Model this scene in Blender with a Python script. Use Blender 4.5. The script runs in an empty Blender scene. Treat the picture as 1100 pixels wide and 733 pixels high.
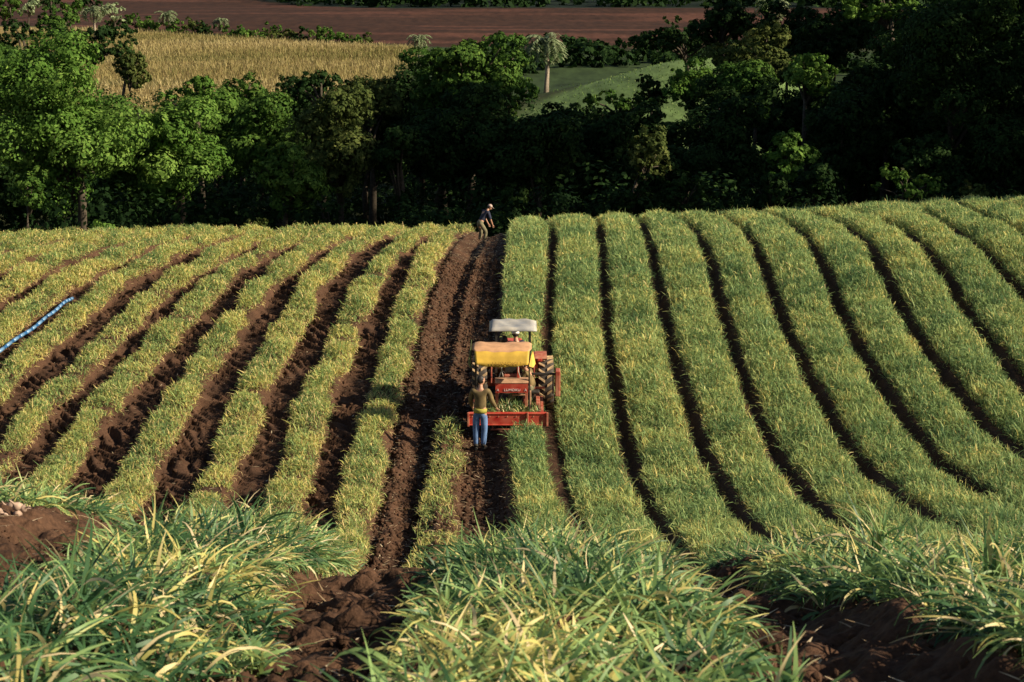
import bpy, bmesh, math, random
import numpy as np
from mathutils import Vector, Matrix
R = math.radians
rng = np.random.default_rng(7)
random.seed(7)
scn = bpy.context.scene
COL = scn.collection
# ------------------------------------------------------------------ camera numbers
F = 1800.0; PITCH = 0.2; CZ = 12.0
CP, SP = math.cos(PITCH), math.sin(PITCH)

def ray(px, py):
    v = -(py-366.5)/F
    return np.array([(px-550)/F, CP+v*SP, -SP+v*CP])

def at(px, py, Y):            # world point seen at a photo pixel, at a given distance
    r = ray(px, py); t = Y/r[1]
    return Vector((r[0]*t, Y, CZ+r[2]*t))

# ------------------------------------------------------------------ noise
def vnoise(x, y, s, seed=0):
    x = np.asarray(x, float)/s + seed*17.31; y = np.asarray(y, float)/s + seed*9.77
    xi = np.floor(x).astype(np.int64); yi = np.floor(y).astype(np.int64)
    fx = x-xi; fy = y-yi
    fx = fx*fx*(3-2*fx); fy = fy*fy*(3-2*fy)
    def h(a, b):
        n = (a*374761393 + b*668265263 + seed*982451653) & 0x7fffffff
        n = ((n ^ (n >> 13))*1274126177) & 0x7fffffff
        n = n ^ (n >> 16)
        return (n & 0xffff)/65535.0
    return (h(xi, yi)*(1-fx)+h(xi+1, yi)*fx)*(1-fy)+(h(xi, yi+1)*(1-fx)+h(xi+1, yi+1)*fx)*fy
def pv(c, Y):                 # cubic inside the measured range, straight beyond it
    if len(c) < 4: return np.polyval(c, Y)
    yc = np.clip(Y, 33.5, 74)
    return np.polyval(c, yc)+np.polyval(np.polyder(c), yc)*(Y-yc)
def sst(a, b, x):
    t = np.clip((x-a)/(b-a), 0, 1); return t*t*(3-2*t)

# ------------------------------------------------------------------ terrain
_tab = [(0,-1.75),(3,-2.05)]
for Y, py in ((6,745),(8,692),(10,650),(12,632),(13.5,620),(16,633),(20,668),(26,650),(30,612),(34,568),(37,523),(42,446),(48,378),(55,306),(62,266),(68,251),(71,251)):
    r = ray(550, py); _tab.append((Y, r[2]/r[1]*Y))
_tab += [(74,-10.2),(80,-12.6),(90,-15),(110,-16),(150,-14),(175,-11.8),(200,-10.1),(250,-7.6),(300,-4.9),(430,-1.5),(520,1.7),(700,10),(1400,60)]
_yy = np.arange(0, 1400, .25)
_zz = np.interp(_yy, [a for a, b in _tab], [b for a, b in _tab])
def _sm(z, n):
    k = np.hanning(n+2)[1:-1]; k /= k.sum()
    return np.convolve(np.pad(z, n//2, mode='edge'), k, 'valid')[:len(z)]
_z1 = _sm(_zz, 13); _z1b = _sm(_zz, 41); _z2 = _sm(_zz, 161)
_w = sst(16, 30, _yy); _w2 = sst(80, 110, _yy)
_zs = (_z1*(1-_w)+_z1b*_w)*(1-_w2)+_z2*_w2

def zt(X, Y):
    X = np.asarray(X, float); Y = np.asarray(Y, float)
    z = np.interp(Y, _yy, _zs)
    k = sst(48, 66, Y)*(1-sst(74, 110, Y))
    z = z + k*np.where(X > 0, .9*(np.abs(X)/20)**1.25, -.35*np.minimum(np.abs(X)/20, 1.5))
    z = z + 6.3*np.exp(-((X-20)/15)**2-((Y-172)/22)**2)
    z = z + sst(100, 200, Y)*1.2*(vnoise(X, Y, 60, 3)-.5)*sst(100, 250, Y)
    z = z + .12*(vnoise(X, Y, 7, 5)-.5)*sst(3, 30, Y)
    z = z + .42*sst(1.3, 3.2, -X)*(1-sst(12.5, 17, Y))*sst(7.5, 10.5, Y)
    z = z + .085*np.maximum(0, X-2)*(1-sst(50, 66, Y))*sst(20, 30, Y)
    # rises added out of view at right: grove knoll, ridge shading the far wood
    z = z + 9*sst(34, 60, X)*sst(70, 84, Y)*(1-sst(150, 200, Y))
    z = z + 95*sst(0, 90, X-(.34*Y+10))*sst(430, 470, Y)
    return z + CZ

def march(px, py, lift=0.3):
    r = ray(px, py)
    t = np.arange(28, 76, .05)/r[1]
    d = CZ+r[2]*t - (zt(r[0]*t, r[1]*t)+lift)
    i = np.argmax(d < 0)
    if d[i] >= 0: return None
    return (r[0]*t[i], r[1]*t[i])

def curve(pts, deg=2, lift=.3):
    w = [march(px, py, lift) for px, py in pts]; w = [p for p in w if p]
    ys = np.array([p[1] for p in w]); xs = np.array([p[0] for p in w])
    if len(w) < 4: deg = 1
    return np.polyfit(ys, xs, deg)

GAPS = [
 [(547,244),(537,301),(532,340),(534,375),(541,485),(545,544)],
 [(597,240),(594,260),(591.6,301),(589,375),(588,420),(590,450),(597,494),(618,558)],
 [(642,242),(650,301),(654,375),(664,450),(671,480),(700,533),(715,575)],
 [(687,240),(707,301),(721,375),(742,450),(755,480),(790,537),(822,579)],
 [(733,240),(769,304),(787,372),(808,443),(826,480),(872,530),(921,572)],
 [(780,238),(819,283),(840,336),(858,390),(886,450),(904,473),(960,519),(1031,569)],
 [(836,238),(882,283),(911,347),(932,400),(971,457),(989,473),(1031,508),(1099,551)],
 [(886,238),(936,273),(964,322),(992,372),(1031,429),(1092,485)],
 [(939,238),(992,269),(1028,319),(1060,368),(1099,418)],
 [(1000,235),(1042,262),(1085,301),(1100,319)]]
LEFT = [
 [(487,247),(460,272),(442,305),(435,340),(430,370),(422,400),(411,435),(400,470),(392,502),(382,540)],
 [(447,250),(410,285),(380,325),(365,365),(355,395),(342,422),(330,452),(322,490),(310,520)],
 [(407,249),(357,277),(327,320),(302,355),(286,390),(265,452),(245,485),(225,507)],
 [(367,250),(325,267),(290,300),(255,335),(225,380),(210,410),(180,450),(155,487)],
 [(330,250),(260,277),(212,317),(185,347),(160,380),(135,410),(85,465),(60,495)],
 [(215,282),(160,320),(110,365),(82,395),(47,435),(15,465)],
 [(170,277),(140,290),(100,322),(67,347),(37,375),(7,400)]]
gapc = [curve(g, 3) for g in GAPS]
leftc = [curve(g, 2, .35) for g in LEFT]
rows = []       # dict: poly, half width, y0, y1, kind
for i in range(len(gapc)-1):
    c = np.polyadd(gapc[i], gapc[i+1])/2
    rows.append(dict(c=c, a=gapc[i], b=gapc[i+1], kind='full', y0=27, y1=74))
last = curve(GAPS[-1], 2); gapc[-1] = last.copy(); step = np.array([0, 0, 1.78])
for k in range(5):
    nx = last+step
    rows.append(dict(c=(last+nx)/2, a=last, b=nx, kind='full', y0=30, y1=74)); last = nx
for i, c in enumerate(leftc):
    rows.append(dict(c=c, kind='thin', hw=.38, y0=24 if i < 4 else 30, y1=72))
base7 = leftc[-1] if abs(leftc[-1][0]) < .01 else leftc[-2]-np.array([0, 0, 1.75])
for k in range(1, 8):
    rows.append(dict(c=base7-np.array([0, 0, 1.75*k]), kind='thin', hw=.44, y0=34, y1=73))
rows.append(dict(c=curve([(478,460),(480,487),(475,510),(472,533)], 1), kind='short', hw=.34, y0=24, y1=40.6))
# near rows on the bank below the camera
near = [dict(c=np.array([0, 0, x]), kind='near', hw=h, y0=3.4, y1=19) for x, h in ((-5.6,.5),(-3.85,.5),(-2.0,.44),(.2,.62),(2.4,.62),(4.1,.55))]
XH0 = pv(leftc[0], 50)
def bedheight(X, Y, far=True):
    """furrows, ridges, wheel prints and clods on top of the smooth terrain"""
    z = np.zeros_like(X)
    d = np.full_like(X, 9.); dn = np.full_like(X, 9.)
    for r in rows:
        hw = r.get('hw', .70); hw = hw-.09 if r['kind'] == 'thin' else hw; xc = pv(r['c'], Y)
        m = (Y > r['y0']-1) & (Y < r['y1']+2)
        d = np.where(m, np.minimum(d, np.abs(X-xc)-hw), d)
    for r in near:
        dn = np.minimum(dn, np.abs(X-r['c'][2])-r['hw'])
    wn = 1-sst(14, 20, Y)
    d = dn*wn+d*(1-wn)
    z += (.16+.09*(Y > 22))*(1-sst(-.10, .20, d))
    infur = sst(.08, .2, d)
    g0 = pv(gapc[0], Y); l1 = pv(leftc[0], Y)
    leftside = X < l1
    ph = (Y+1.15*X+.9*vnoise(X, Y, 1.1, 9)+.35*vnoise(X, Y, .45, 8))/.50
    ft = ph-np.floor(ph); lug = sst(0, .26, ft)*(1-.85*ft)
    fade = sst(22, 32, Y)
    z += np.where(leftside, sst(.02, .12, d)*fade*.24*(lug-.45)*(.1+1.5*vnoise(X, Y, .8, 11)), 0)
    # harvested strip: a berm on its left, ruts along it
    hs = (X > l1+.45) & (X < g0+.1) & (Y > 22)
    u = X-(l1+.45)
    berm = .13*np.exp(-((u-.22)/.2)**2)-.14*np.exp(-((u-.85)/.22)**2)+.05*np.exp(-((u-1.25)/.12)**2)-.05*np.exp(-((u-1.7)/.15)**2)
    z += np.where(hs, 1.25*berm*sst(22, 30, Y), 0)
    z += np.where(hs, .04*(np.abs(np.sin(np.pi*Y/.3+2*u))**.7-.5)*np.exp(-((u-.85)/.25)**2), 0)
    z += np.where(hs, -.05+.022*np.sin(u*21+2*vnoise(X, Y, 3, 15))*sst(.5, .9, u), 0)
    cl = vnoise(X, Y, .31, 1)*.5+vnoise(X, Y, .15, 2)*.3+vnoise(X, Y, .7, 4)*.5
    z += (cl-.6)*np.where(hs, .17, .15)*(.35+.65*infur)
    return z
def gz(X, Y):
    X = np.atleast_1d(np.asarray(X, float)); Y = np.atleast_1d(np.asarray(Y, float))
    return zt(X, Y)+bedheight(X, Y)

# ------------------------------------------------------------------ materials
def newmat(name):
    m = bpy.data.materials.new(name); m.use_nodes = True
    return m, m.node_tree.nodes, m.node_tree.links, m.node_tree.nodes['Principled BSDF']
def mat(name, col, rough=.6, metal=0, var=.25, scale=8, bump=.0, dust=None, spec=.4):
    m, n, l, b = newmat(name)
    tc = n.new('ShaderNodeTexCoord'); no = n.new('ShaderNodeTexNoise')
    no.inputs['Scale'].default_value = scale; no.inputs['Detail'].default_value = 6
    l.new(tc.outputs['Object'], no.inputs['Vector'])
    cr = n.new('ShaderNodeValToRGB'); e = cr.color_ramp.elements
    e[0].position = .35; e[1].position = .68
    e[0].color = (*[c*(1-var) for c in col], 1)
    e[1].color = (*(dust if dust else [min(1, c*(1+var)) for c in col]), 1)
    l.new(no.outputs['Fac'], cr.inputs['Fac']); l.new(cr.outputs['Color'], b.inputs['Base Color'])
    b.inputs['Roughness'].default_value = rough; b.inputs['Metallic'].default_value = metal
    b.inputs['Specular IOR Level'].default_value = spec
    if bump:
        bp = n.new('ShaderNodeBump'); bp.inputs['Strength'].default_value = bump; bp.inputs['Distance'].default_value = .02
        l.new(no.outputs['Fac'], bp.inputs['Height']); l.new(bp.outputs['Normal'], b.inputs['Normal'])
    return m
def leafmat(name, stops, trans=.3, rough=.55, spec=.25):
    """leaf colour picked by the per-leaf 'tint' attribute"""
    m, n, l, b = newmat(name)
    at_ = n.new('ShaderNodeAttribute'); at_.attribute_name = 'tint'
    cr = n.new('ShaderNodeValToRGB'); e = cr.color_ramp.elements
    while len(e) < len(stops): e.new(.5)
    for el, (p, c) in zip(e, stops): el.position = p; el.color = (*c, 1)
    l.new(at_.outputs['Fac'], cr.inputs['Fac']); l.new(cr.outputs['Color'], b.inputs['Base Color'])
    b.inputs['Roughness'].default_value = rough; b.inputs['Specular IOR Level'].default_value = spec
    t = n.new('ShaderNodeBsdfTranslucent'); mx = n.new('ShaderNodeMixShader'); mx.inputs[0].default_value = trans
    l.new(cr.outputs['Color'], t.inputs['Color']); l.new(b.outputs[0], mx.inputs[1]); l.new(t.outputs[0], mx.inputs[2])
    l.new(mx.outputs[0], n['Material Output'].inputs['Surface'])
    return m
def soilmat():
    m, n, l, b = newmat('red_soil')
    geo = n.new('ShaderNodeNewGeometry')
    n1 = n.new('ShaderNodeTexNoise'); n1.inputs['Scale'].default_value = 1.1; n1.inputs['Detail'].default_value = 8
    n2 = n.new('ShaderNodeTexNoise'); n2.inputs['Scale'].default_value = 26; n2.inputs['Detail'].default_value = 5
    l.new(geo.outputs['Position'], n1.inputs['Vector']); l.new(geo.outputs['Position'], n2.inputs['Vector'])
    mx = n.new('ShaderNodeMath'); mx.operation = 'MULTIPLY_ADD'; mx.inputs[1].default_value = .5
    l.new(n1.outputs['Fac'], mx.inputs[0])
    m2 = n.new('ShaderNodeMath'); m2.operation = 'MULTIPLY'; m2.inputs[1].default_value = .5
    l.new(n2.outputs['Fac'], m2.inputs[0]); l.new(m2.outputs[0], mx.inputs[2])
    cr = n.new('ShaderNodeValToRGB'); e = cr.color_ramp.elements
    e[0].position = .34; e[0].color = (.024, .012, .007, 1); e[1].position = .66; e[1].color = (.105, .054, .031, 1)
    l.new(mx.outputs[0], cr.inputs['Fac']); l.new(cr.outputs['Color'], b.inputs['Base Color'])
    b.inputs['Roughness'].default_value = .9; b.inputs['Specular IOR Level'].default_value = .15
    bp = n.new('ShaderNodeBump'); bp.inputs['Strength'].default_value = .7; bp.inputs['Distance'].default_value = .03
    l.new(n2.outputs['Fac'], bp.inputs['Height']); l.new(bp.outputs['Normal'], b.inputs['Normal'])
    return m
def farmat():
    """fields beyond the wood: colour attribute 'zone' times fine noise"""
    m, n, l, b = newmat('far_fields')
    a = n.new('ShaderNodeAttribute'); a.attribute_name = 'zone'
    geo = n.new('ShaderNodeNewGeometry')
    mp = n.new('ShaderNodeMapping'); mp.inputs['Scale'].default_value = (.25, .06, .5); mp.inputs['Rotation'].default_value = (0, 0, .5)
    n1 = n.new('ShaderNodeTexNoise'); n1.inputs['Scale'].default_value = 2.2; n1.inputs['Detail'].default_value = 9; n1.inputs['Roughness'].default_value = .7
    l.new(geo.outputs['Position'], mp.inputs['Vector']); l.new(mp.outputs[0], n1.inputs['Vector'])
    cr = n.new('ShaderNodeValToRGB'); e = cr.color_ramp.elements
    e[0].position = .3; e[0].color = (.5, .5, .5, 1); e[1].position = .72; e[1].color = (1.5, 1.45, 1.4, 1)
    l.new(n1.outputs['Fac'], cr.inputs['Fac'])
    mx = n.new('ShaderNodeMix'); mx.data_type = 'RGBA'; mx.blend_type = 'MULTIPLY'; mx.inputs['Factor'].default_value = 1
    l.new(a.outputs['Color'], mx.inputs[6]); l.new(cr.outputs['Color'], mx.inputs[7]); l.new(mx.outputs[2], b.inputs['Base Color'])
    b.inputs['Roughness'].default_value = .95; b.inputs['Specular IOR Level'].default_value = .1
    return m

M = {}
M['soil'] = soilmat(); M['far'] = farmat()
M['crop'] = leafmat('garlic_leaves', [(0, (.065,.135,.06)), (.35, (.19,.29,.10)), (.68, (.43,.49,.17)), (.84, (.66,.53,.15)), (1, (.74,.58,.28))], .35, .6, .2)
M['cropd'] = leafmat('drying_garlic_leaves', [(0, (.06,.13,.055)), (.32, (.19,.28,.09)), (.6, (.42,.48,.15)), (.8, (.62,.52,.14)), (1, (.72,.54,.26))], .35, .6, .2)
M['nearcrop'] = leafmat('broad_garlic_leaves', [(0, (.015,.055,.022)), (.36, (.07,.155,.058)), (.66, (.27,.39,.13)), (.82, (.58,.49,.16)), (1, (.76,.60,.36))], .35, .5, .35)
M['straw'] = leafmat('dry_straw', [(0, (.25,.16,.08)), (1, (.6,.47,.3))], .1)
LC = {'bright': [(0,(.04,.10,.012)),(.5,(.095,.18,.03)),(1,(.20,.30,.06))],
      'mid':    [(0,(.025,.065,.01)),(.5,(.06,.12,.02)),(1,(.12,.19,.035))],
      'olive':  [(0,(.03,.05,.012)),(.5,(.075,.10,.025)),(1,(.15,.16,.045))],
      'dark':   [(0,(.008,.022,.006)),(.5,(.018,.042,.010)),(1,(.045,.08,.018))],  # deep greens; also puts shade into crowns of the wood
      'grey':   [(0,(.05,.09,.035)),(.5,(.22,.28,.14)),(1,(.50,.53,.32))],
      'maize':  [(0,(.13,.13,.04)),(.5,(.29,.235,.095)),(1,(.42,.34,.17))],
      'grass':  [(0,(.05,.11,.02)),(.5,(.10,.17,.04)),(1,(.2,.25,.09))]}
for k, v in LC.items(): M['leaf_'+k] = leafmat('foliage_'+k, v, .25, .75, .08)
M['bark'] = mat('bark', (.06,.045,.03), .9, var=.4, bump=.4)
M['palebark'] = mat('pale_bark', (.3,.24,.18), .85, var=.3, bump=.3)
M['red'] = mat('red_paint', (.5,.03,.02), .45, var=.25, scale=5, dust=(.5,.1,.06))
M['redd'] = mat('dusty_red_paint', (.42,.06,.035), .6, var=.3, scale=6, dust=(.45,.2,.12))
M['dust'] = mat('dust_covered_metal', (.42,.24,.14), .85, var=.25)
M['steel'] = mat('dark_steel', (.05,.045,.04), .5, .4, var=.3)
M['palesteel'] = mat('pale_steel', (.55,.53,.48), .5, .2, var=.2)
M['rubber'] = mat('dirty_rubber', (.045,.035,.028), .85, var=.4, scale=14)
M['lug'] = mat('dusty_tread', (.42,.28,.15), .9, var=.3, scale=18)
M['yellow'] = mat('yellow_tarpaulin', (.62,.38,.05), .7, var=.22, scale=3, bump=.3)
M['tarptop'] = mat('dust_on_tarpaulin', (.50,.27,.14), .85, var=.2, scale=4, bump=.3)
M['olivetarp'] = mat('olive_tarpaulin', (.09,.10,.03), .8, var=.3, bump=.3)
M['roof'] = mat('grey_roof_canvas', (.33,.33,.34), .7, var=.18, scale=3, bump=.3, dust=(.42,.38,.32))
M['skin'] = mat('skin', (.42,.22,.14), .55, var=.1)
M['hair'] = mat('black_hair', (.018,.013,.011), .6, var=.3, scale=30)
M['jeans'] = mat('blue_denim', (.10,.17,.33), .85, var=.25, scale=9)
M['khaki'] = mat('brown_sweater', (.16,.11,.045), .9, var=.35, scale=7)
M['yshirt'] = mat('yellow_shirt', (.34,.30,.05), .8, var=.2)
M['navy'] = mat('navy_shirt', (.018,.022,.045), .85, var=.3)
M['trousers'] = mat('khaki_trousers', (.16,.14,.08), .9, var=.3)
M['blueshirt'] = mat('grey_blue_shirt', (.30,.30,.42), .85, var=.2)
M['pinkcap'] = mat('pale_cap', (.42,.30,.26), .8, var=.15)
M['white'] = mat('white_cloth', (.75,.73,.7), .8, var=.1)
M['hat'] = mat('straw_hat', (.55,.44,.2), .8, var=.25, scale=20)
M['boot'] = mat('dark_boots', (.03,.025,.02), .7, var=.3)
M['eye'] = mat('dark_eyes', (.01,.008,.007), .2, var=.1)
M['ink'] = mat('dark_lettering', (.30,.17,.02), .7, var=.1)
M['whiteink'] = mat('white_lettering', (.8,.66,.62), .7, var=.1)
M['pipe'] = mat('blue_pipe', (.02,.09,.22), .3, var=.3, spec=.6)
M['pipel'] = mat('pale_blue_pipe', (.12,.24,.40), .35, var=.15, spec=.6)
M['stem'] = mat('pale_stem', (.30,.33,.14), .6, var=.2)
M['bulb'] = mat('garlic_skin', (.34,.23,.17), .7, var=.25, scale=12)

# ------------------------------------------------------------------ object helpers
def tag(o, label=None, cat=None, group=None, kind=None):
    if label: o['label'] = label
    if cat: o['category'] = cat
    if group: o['group'] = group
    if kind: o['kind'] = kind
    return o
def empty(name, loc, rz=0):
    o = bpy.data.objects.new(name, None); COL.objects.link(o)
    o.location = loc; o.rotation_euler = (0, 0, rz); o.empty_display_size = .3
    return o
def link(name, me, parent=None, mats=()):
    for m in mats: me.materials.append(m)
    o = bpy.data.objects.new(name, me); COL.objects.link(o)
    if parent: o.parent = parent
    return o
def np_mesh(name, verts, quads, tint=None, tris=None, smooth=False):
    me = bpy.data.meshes.new(name)
    nv = len(verts); nq = len(quads); nt = 0 if tris is None else len(tris)
    me.vertices.add(nv); me.vertices.foreach_set('co', np.asarray(verts, np.float32).ravel())
    idx = np.asarray(quads, np.int32).ravel() if nq else np.zeros(0, np.int32)
    ls = np.arange(nq)*4; lt = np.full(nq, 4)
    if nt:
        idx = np.concatenate([idx, np.asarray(tris, np.int32).ravel()])
        ls = np.concatenate([ls, nq*4+np.arange(nt)*3]); lt = np.concatenate([lt, np.full(nt, 3)])
    me.loops.add(len(idx)); me.loops.foreach_set('vertex_index', idx)
    me.polygons.add(nq+nt); me.polygons.foreach_set('loop_start', ls.astype(np.int32))
    me.polygons.foreach_set('loop_total', lt.astype(np.int32))
    if smooth: me.polygons.foreach_set('use_smooth', np.ones(nq+nt, bool))
    me.update(calc_edges=True)
    if tint is not None:
        a = me.attributes.new('tint', 'FLOAT', 'POINT'); a.data.foreach_set('value', np.asarray(tint, np.float32))
    return me
def blades(base, az, length, lean, width, tint, segs=2, droop=1.2, tipw=.15, twist=0, curl=0):
    """arching leaf strips. lean = start angle from vertical, droop = extra bend along it"""
    n = len(base); k = segs+1
    t = np.linspace(0, 1, k)
    P = np.zeros((n, k, 3)); P[:, 0] = base
    ca, sa = np.cos(az), np.sin(az)
    for i in range(1, k):
        th = lean+droop*((i-.5)/segs)**1.3
        ca, sa = np.cos(az+curl*i/segs), np.sin(az+curl*i/segs)
        st = (length/segs)
        P[:, i, 0] = P[:, i-1, 0]+np.sin(th)*ca*st
        P[:, i, 1] = P[:, i-1, 1]+np.sin(th)*sa*st
        P[:, i, 2] = P[:, i-1, 2]+np.cos(th)*st
    wv = width[:, None]*np.interp(t, [0, .35, 1], [.75, 1, tipw])[None, :]*.5
    tw = (np.asarray(twist)+np.zeros(n))[:, None]*t[None, :]
    sx = -sa[:, None]*np.cos(tw)+ca[:, None]*0; sy = ca[:, None]*np.cos(tw); sz = np.sin(tw)
    S = np.stack([sx*wv, sy*wv, sz*wv], -1)
    V = np.stack([P-S, P+S], 2).reshape(-1, 3)       # n,k,2
    b = (np.arange(n)*k*2)[:, None]+(np.arange(segs)*2)[None, :]
    Q = np.stack([b, b+1, b+3, b+2], -1).reshape(-1, 4)
    T = np.repeat(tint[:, None], k*2, 1)
    T = T+np.repeat(t[None, :], n, 0).repeat(2, 1)*.06
    return V, Q, T.ravel()
def merge(parts):
    V, Q, T, o = [], [], [], 0
    for v, q, t in parts:
        V.append(v); Q.append(q+o); T.append(t); o += len(v)
    return np.concatenate(V), np.concatenate(Q), np.clip(np.concatenate(T), 0, 1)

class MB:
    """collects primitives into one bmesh"""
    def __init__(s): s.bm = bmesh.new(); s.mi = 0
    def _f(s, vs):
        try:
            f = s.bm.faces.new(vs); f.material_index = s.mi; return f
        except ValueError: return None
    def box(s, c, d, bev=.008, rot=None):
        m = Matrix.Translation(c) @ (rot.to_4x4() if rot else Matrix()) @ Matrix.Diagonal((*d, 1))
        r = bmesh.ops.create_cube(s.bm, size=1, matrix=m)
        fs = {f for v in r['verts'] for f in v.link_faces}
        for f in fs: f.material_index = s.mi
        if bev:
            es = list({e for v in r['verts'] for e in v.link_edges})
            rr = bmesh.ops.bevel(s.bm, geom=es, offset=min(bev, min(d)*.3), segments=1, affect='EDGES')
            for f in rr['faces']: f.material_index = s.mi
        return s
    def bar(s, a, b, w, h=None):
        a, b = Vector(a), Vector(b); d = b-a
        return s.box((a+b)/2, (w, h or w, d.length), .005, d.to_track_quat('Z', 'Y').to_matrix())
    def tube(s, pts, rad, n=10, smooth=True, cap=True):
        pts = [Vector(p) for p in pts]
        if not hasattr(rad, '__len__'): rad = [rad]*len(pts)
        rings = []
        for i, p in enumerate(pts):
            d = (pts[min(i+1, len(pts)-1)]-pts[max(i-1, 0)]).normalized()
            q = d.to_track_quat('Z', 'Y')
            rings.append([s.bm.verts.new(p+q @ Vector((math.cos(a)*rad[i], math.sin(a)*rad[i], 0))) for a in [2*math.pi*j/n for j in range(n)]])
        for r0, r1 in zip(rings, rings[1:]):
            for j in range(n):
                f = s._f((r0[j], r0[(j+1) % n], r1[(j+1) % n], r1[j]))
                if f: f.smooth = smooth
        if cap: s._f(rings[0][::-1]); s._f(rings[-1])
        return s
    def ball(s, c, r, sub=2):
        r = r if hasattr(r, '__len__') else (r, r, r)
        rr = bmesh.ops.create_icosphere(s.bm, subdivisions=sub, radius=1, matrix=Matrix.Translation(c) @ Matrix.Diagonal((*r, 1)))
        for f in {f for v in rr['verts'] for f in v.link_faces}: f.material_index = s.mi; f.smooth = True
        return s
    def lathe(s, prof, n=32, axis='X'):      # prof: (x along axis, radius)
        rings = []
        for x, r in prof:
            rings.append([s.bm.verts.new((x, math.cos(a)*r, math.sin(a)*r)) for a in [2*math.pi*j/n for j in range(n)]])
        for r0, r1 in zip(rings, rings[1:]):
            for j in range(n):
                f = s._f((r0[j], r0[(j+1) % n], r1[(j+1) % n], r1[j]))
                if f: f.smooth = True
        s._f(rings[0][::-1]); s._f(rings[-1])
        return s
    def poly(s, pts): s._f([s.bm.verts.new(p) for p in pts]); return s
    def prism(s, outline, vec):
        a = [s.bm.verts.new(p) for p in outline]; b = [s.bm.verts.new(Vector(p)+Vector(vec)) for p in outline]
        s._f(a[::-1]); s._f(b)
        for i in range(len(a)): s._f((a[i], a[(i+1) % len(a)], b[(i+1) % len(a)], b[i]))
        return s
    def build(s, name, mats, parent=None, loc=None):
        bmesh.ops.recalc_face_normals(s.bm, faces=s.bm.faces)
        me = bpy.data.meshes.new(name); s.bm.to_mesh(me); s.bm.free()
        if not isinstance(mats, (list, tuple)): mats = [mats]
        o = link(name, me, parent, mats)
        if loc: o.location = loc
        return o
def text_mesh(name, txt, size, m, parent, loc, rot, sx=1):
    c = bpy.data.curves.new(name, 'FONT'); c.body = txt; c.size = size; c.extrude = .004; c.align_x = 'CENTER'; c.align_y = 'CENTER'
    t = bpy.data.objects.new(name, c); COL.objects.link(t)
    dg = bpy.context.evaluated_depsgraph_get()
    me = bpy.data.meshes.new_from_object(t.evaluated_get(dg)); bpy.data.objects.remove(t)
    o = link(name, me, parent, [m]); o.location = loc; o.rotation_euler = rot; o.scale = (sx, 1, 1)
    return o

# ------------------------------------------------------------------ ground sheets
def sheet(name, xs, ys, zf, mats, zone=None, smooth=True):
    X, Y = np.meshgrid(xs, ys); Z = zf(X, Y)
    V = np.stack([X, Y, Z], -1).reshape(-1, 3)
    nx, ny = len(xs), len(ys)
    i = (np.arange(ny-1)[:, None]*nx+np.arange(nx-1)[None, :]).ravel()
    Q = np.stack([i, i+1, i+nx+1, i+nx], -1)
    me = np_mesh(name, V, Q, smooth=smooth)
    if zone is not None:
        c = zone(X.ravel(), Y.ravel())
        a = me.color_attributes.new('zone', 'FLOAT_COLOR', 'POINT'); a.data.foreach_set('color', c.astype(np.float32).ravel())
    o = link(name, me, None, mats); o['kind'] = 'structure'
    return o
def lerp(a, b, t): return a*(1-t)+b*t
def zone(X, Y):
    n = len(X); c = np.zeros((n, 4)); c[:, 3] = 1
    def put(col, w): c[:, :3] = c[:, :3]*(1-w[:, None])+np.array(col)[None]*w[:, None]
    jit = 3*(vnoise(X, Y, 9, 21)-.5)
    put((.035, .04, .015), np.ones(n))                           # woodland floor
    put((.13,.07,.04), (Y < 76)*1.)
    hy = 272+(-24-X)*.67+jit
    put((.03,.05,.018), sst(180, 188, Y)*1.)                 # slope beyond the knoll, its shade put into the colour
    put((.125,.19,.065), sst(.35, .55, np.exp(-((X-19)/20)**2-((Y-166)/24)**2)))   # green knoll
    tan = (.22,.16,.06)
    put(tan, sst(178, 184, Y+jit)*(1-sst(hy-1, hy+1, Y))*(1-sst(-17, -12, X)))
    put((.11,.13,.035), sst(178, 184, Y+jit)*(1-sst(hy-1, hy+1, Y))*(1-sst(-17, -12, X))*sst(.62, .8, vnoise(X*.4, Y, 12, 31))*.6)
    put((.040,.019,.012), sst(hy+2, hy+4, Y)*np.where(X > -14, sst(250, 270, Y), 1))
    st = sst(.5, .8, vnoise(X*.25+Y*.1, Y*1.2, 8, 33))
    put((.10,.042,.028), sst(hy+2, hy+4, Y)*np.where(X > -14, sst(250, 270, Y), 1)*st*.7)
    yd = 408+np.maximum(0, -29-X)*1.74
    put((.010,.018,.012), sst(yd, yd+4, Y))  # shade of the far strip put into the ground colour
    return c
NEARX, NEARY = 5.6, 15.0
field = sheet('field_soil', np.arange(-27, 30.01, .066), np.arange(13, 77, .072),
      lambda X, Y: zt(X, Y)+bedheight(X, Y)-.35*((Y < NEARY-.2) & (np.abs(X) < NEARX-.2))-.6*sst(75.2, 76.8, Y), [M['soil']])
bank = sheet('bank_soil', np.arange(-NEARX, NEARX+.01, .03), np.arange(2.2, NEARY, .03), lambda X, Y: zt(X, Y)+bedheight(X, Y)+(vnoise(X, Y, .08, 41)-.5)*.06+(vnoise(X, Y, .05, 45)-.5)*.03+(vnoise(X, Y, .15, 42)-.5)*.13+(vnoise(X, Y, .4, 43)-.5)*.16+.05*np.abs(vnoise(X, Y, .11, 44)-.5), [M['soil']])
ys = np.concatenate([np.arange(-40, 78, 2), np.arange(78, 340, 1.6), np.arange(340, 1300, 6)])
xs = np.concatenate([np.arange(-620, -110, 8), np.arange(-110, 80, 1.6), np.arange(80, 620, 8)])
def farz(X, Y):
    z = zt(X, np.maximum(Y, 0))
    inner = (np.abs(X-1) < 27) & (Y > 2) & (Y < 75.5)
    return z-np.where(inner, 1.5, .12*(Y < 90))
hills = sheet('hills', xs, ys, farz, [M['far']], zone)

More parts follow.
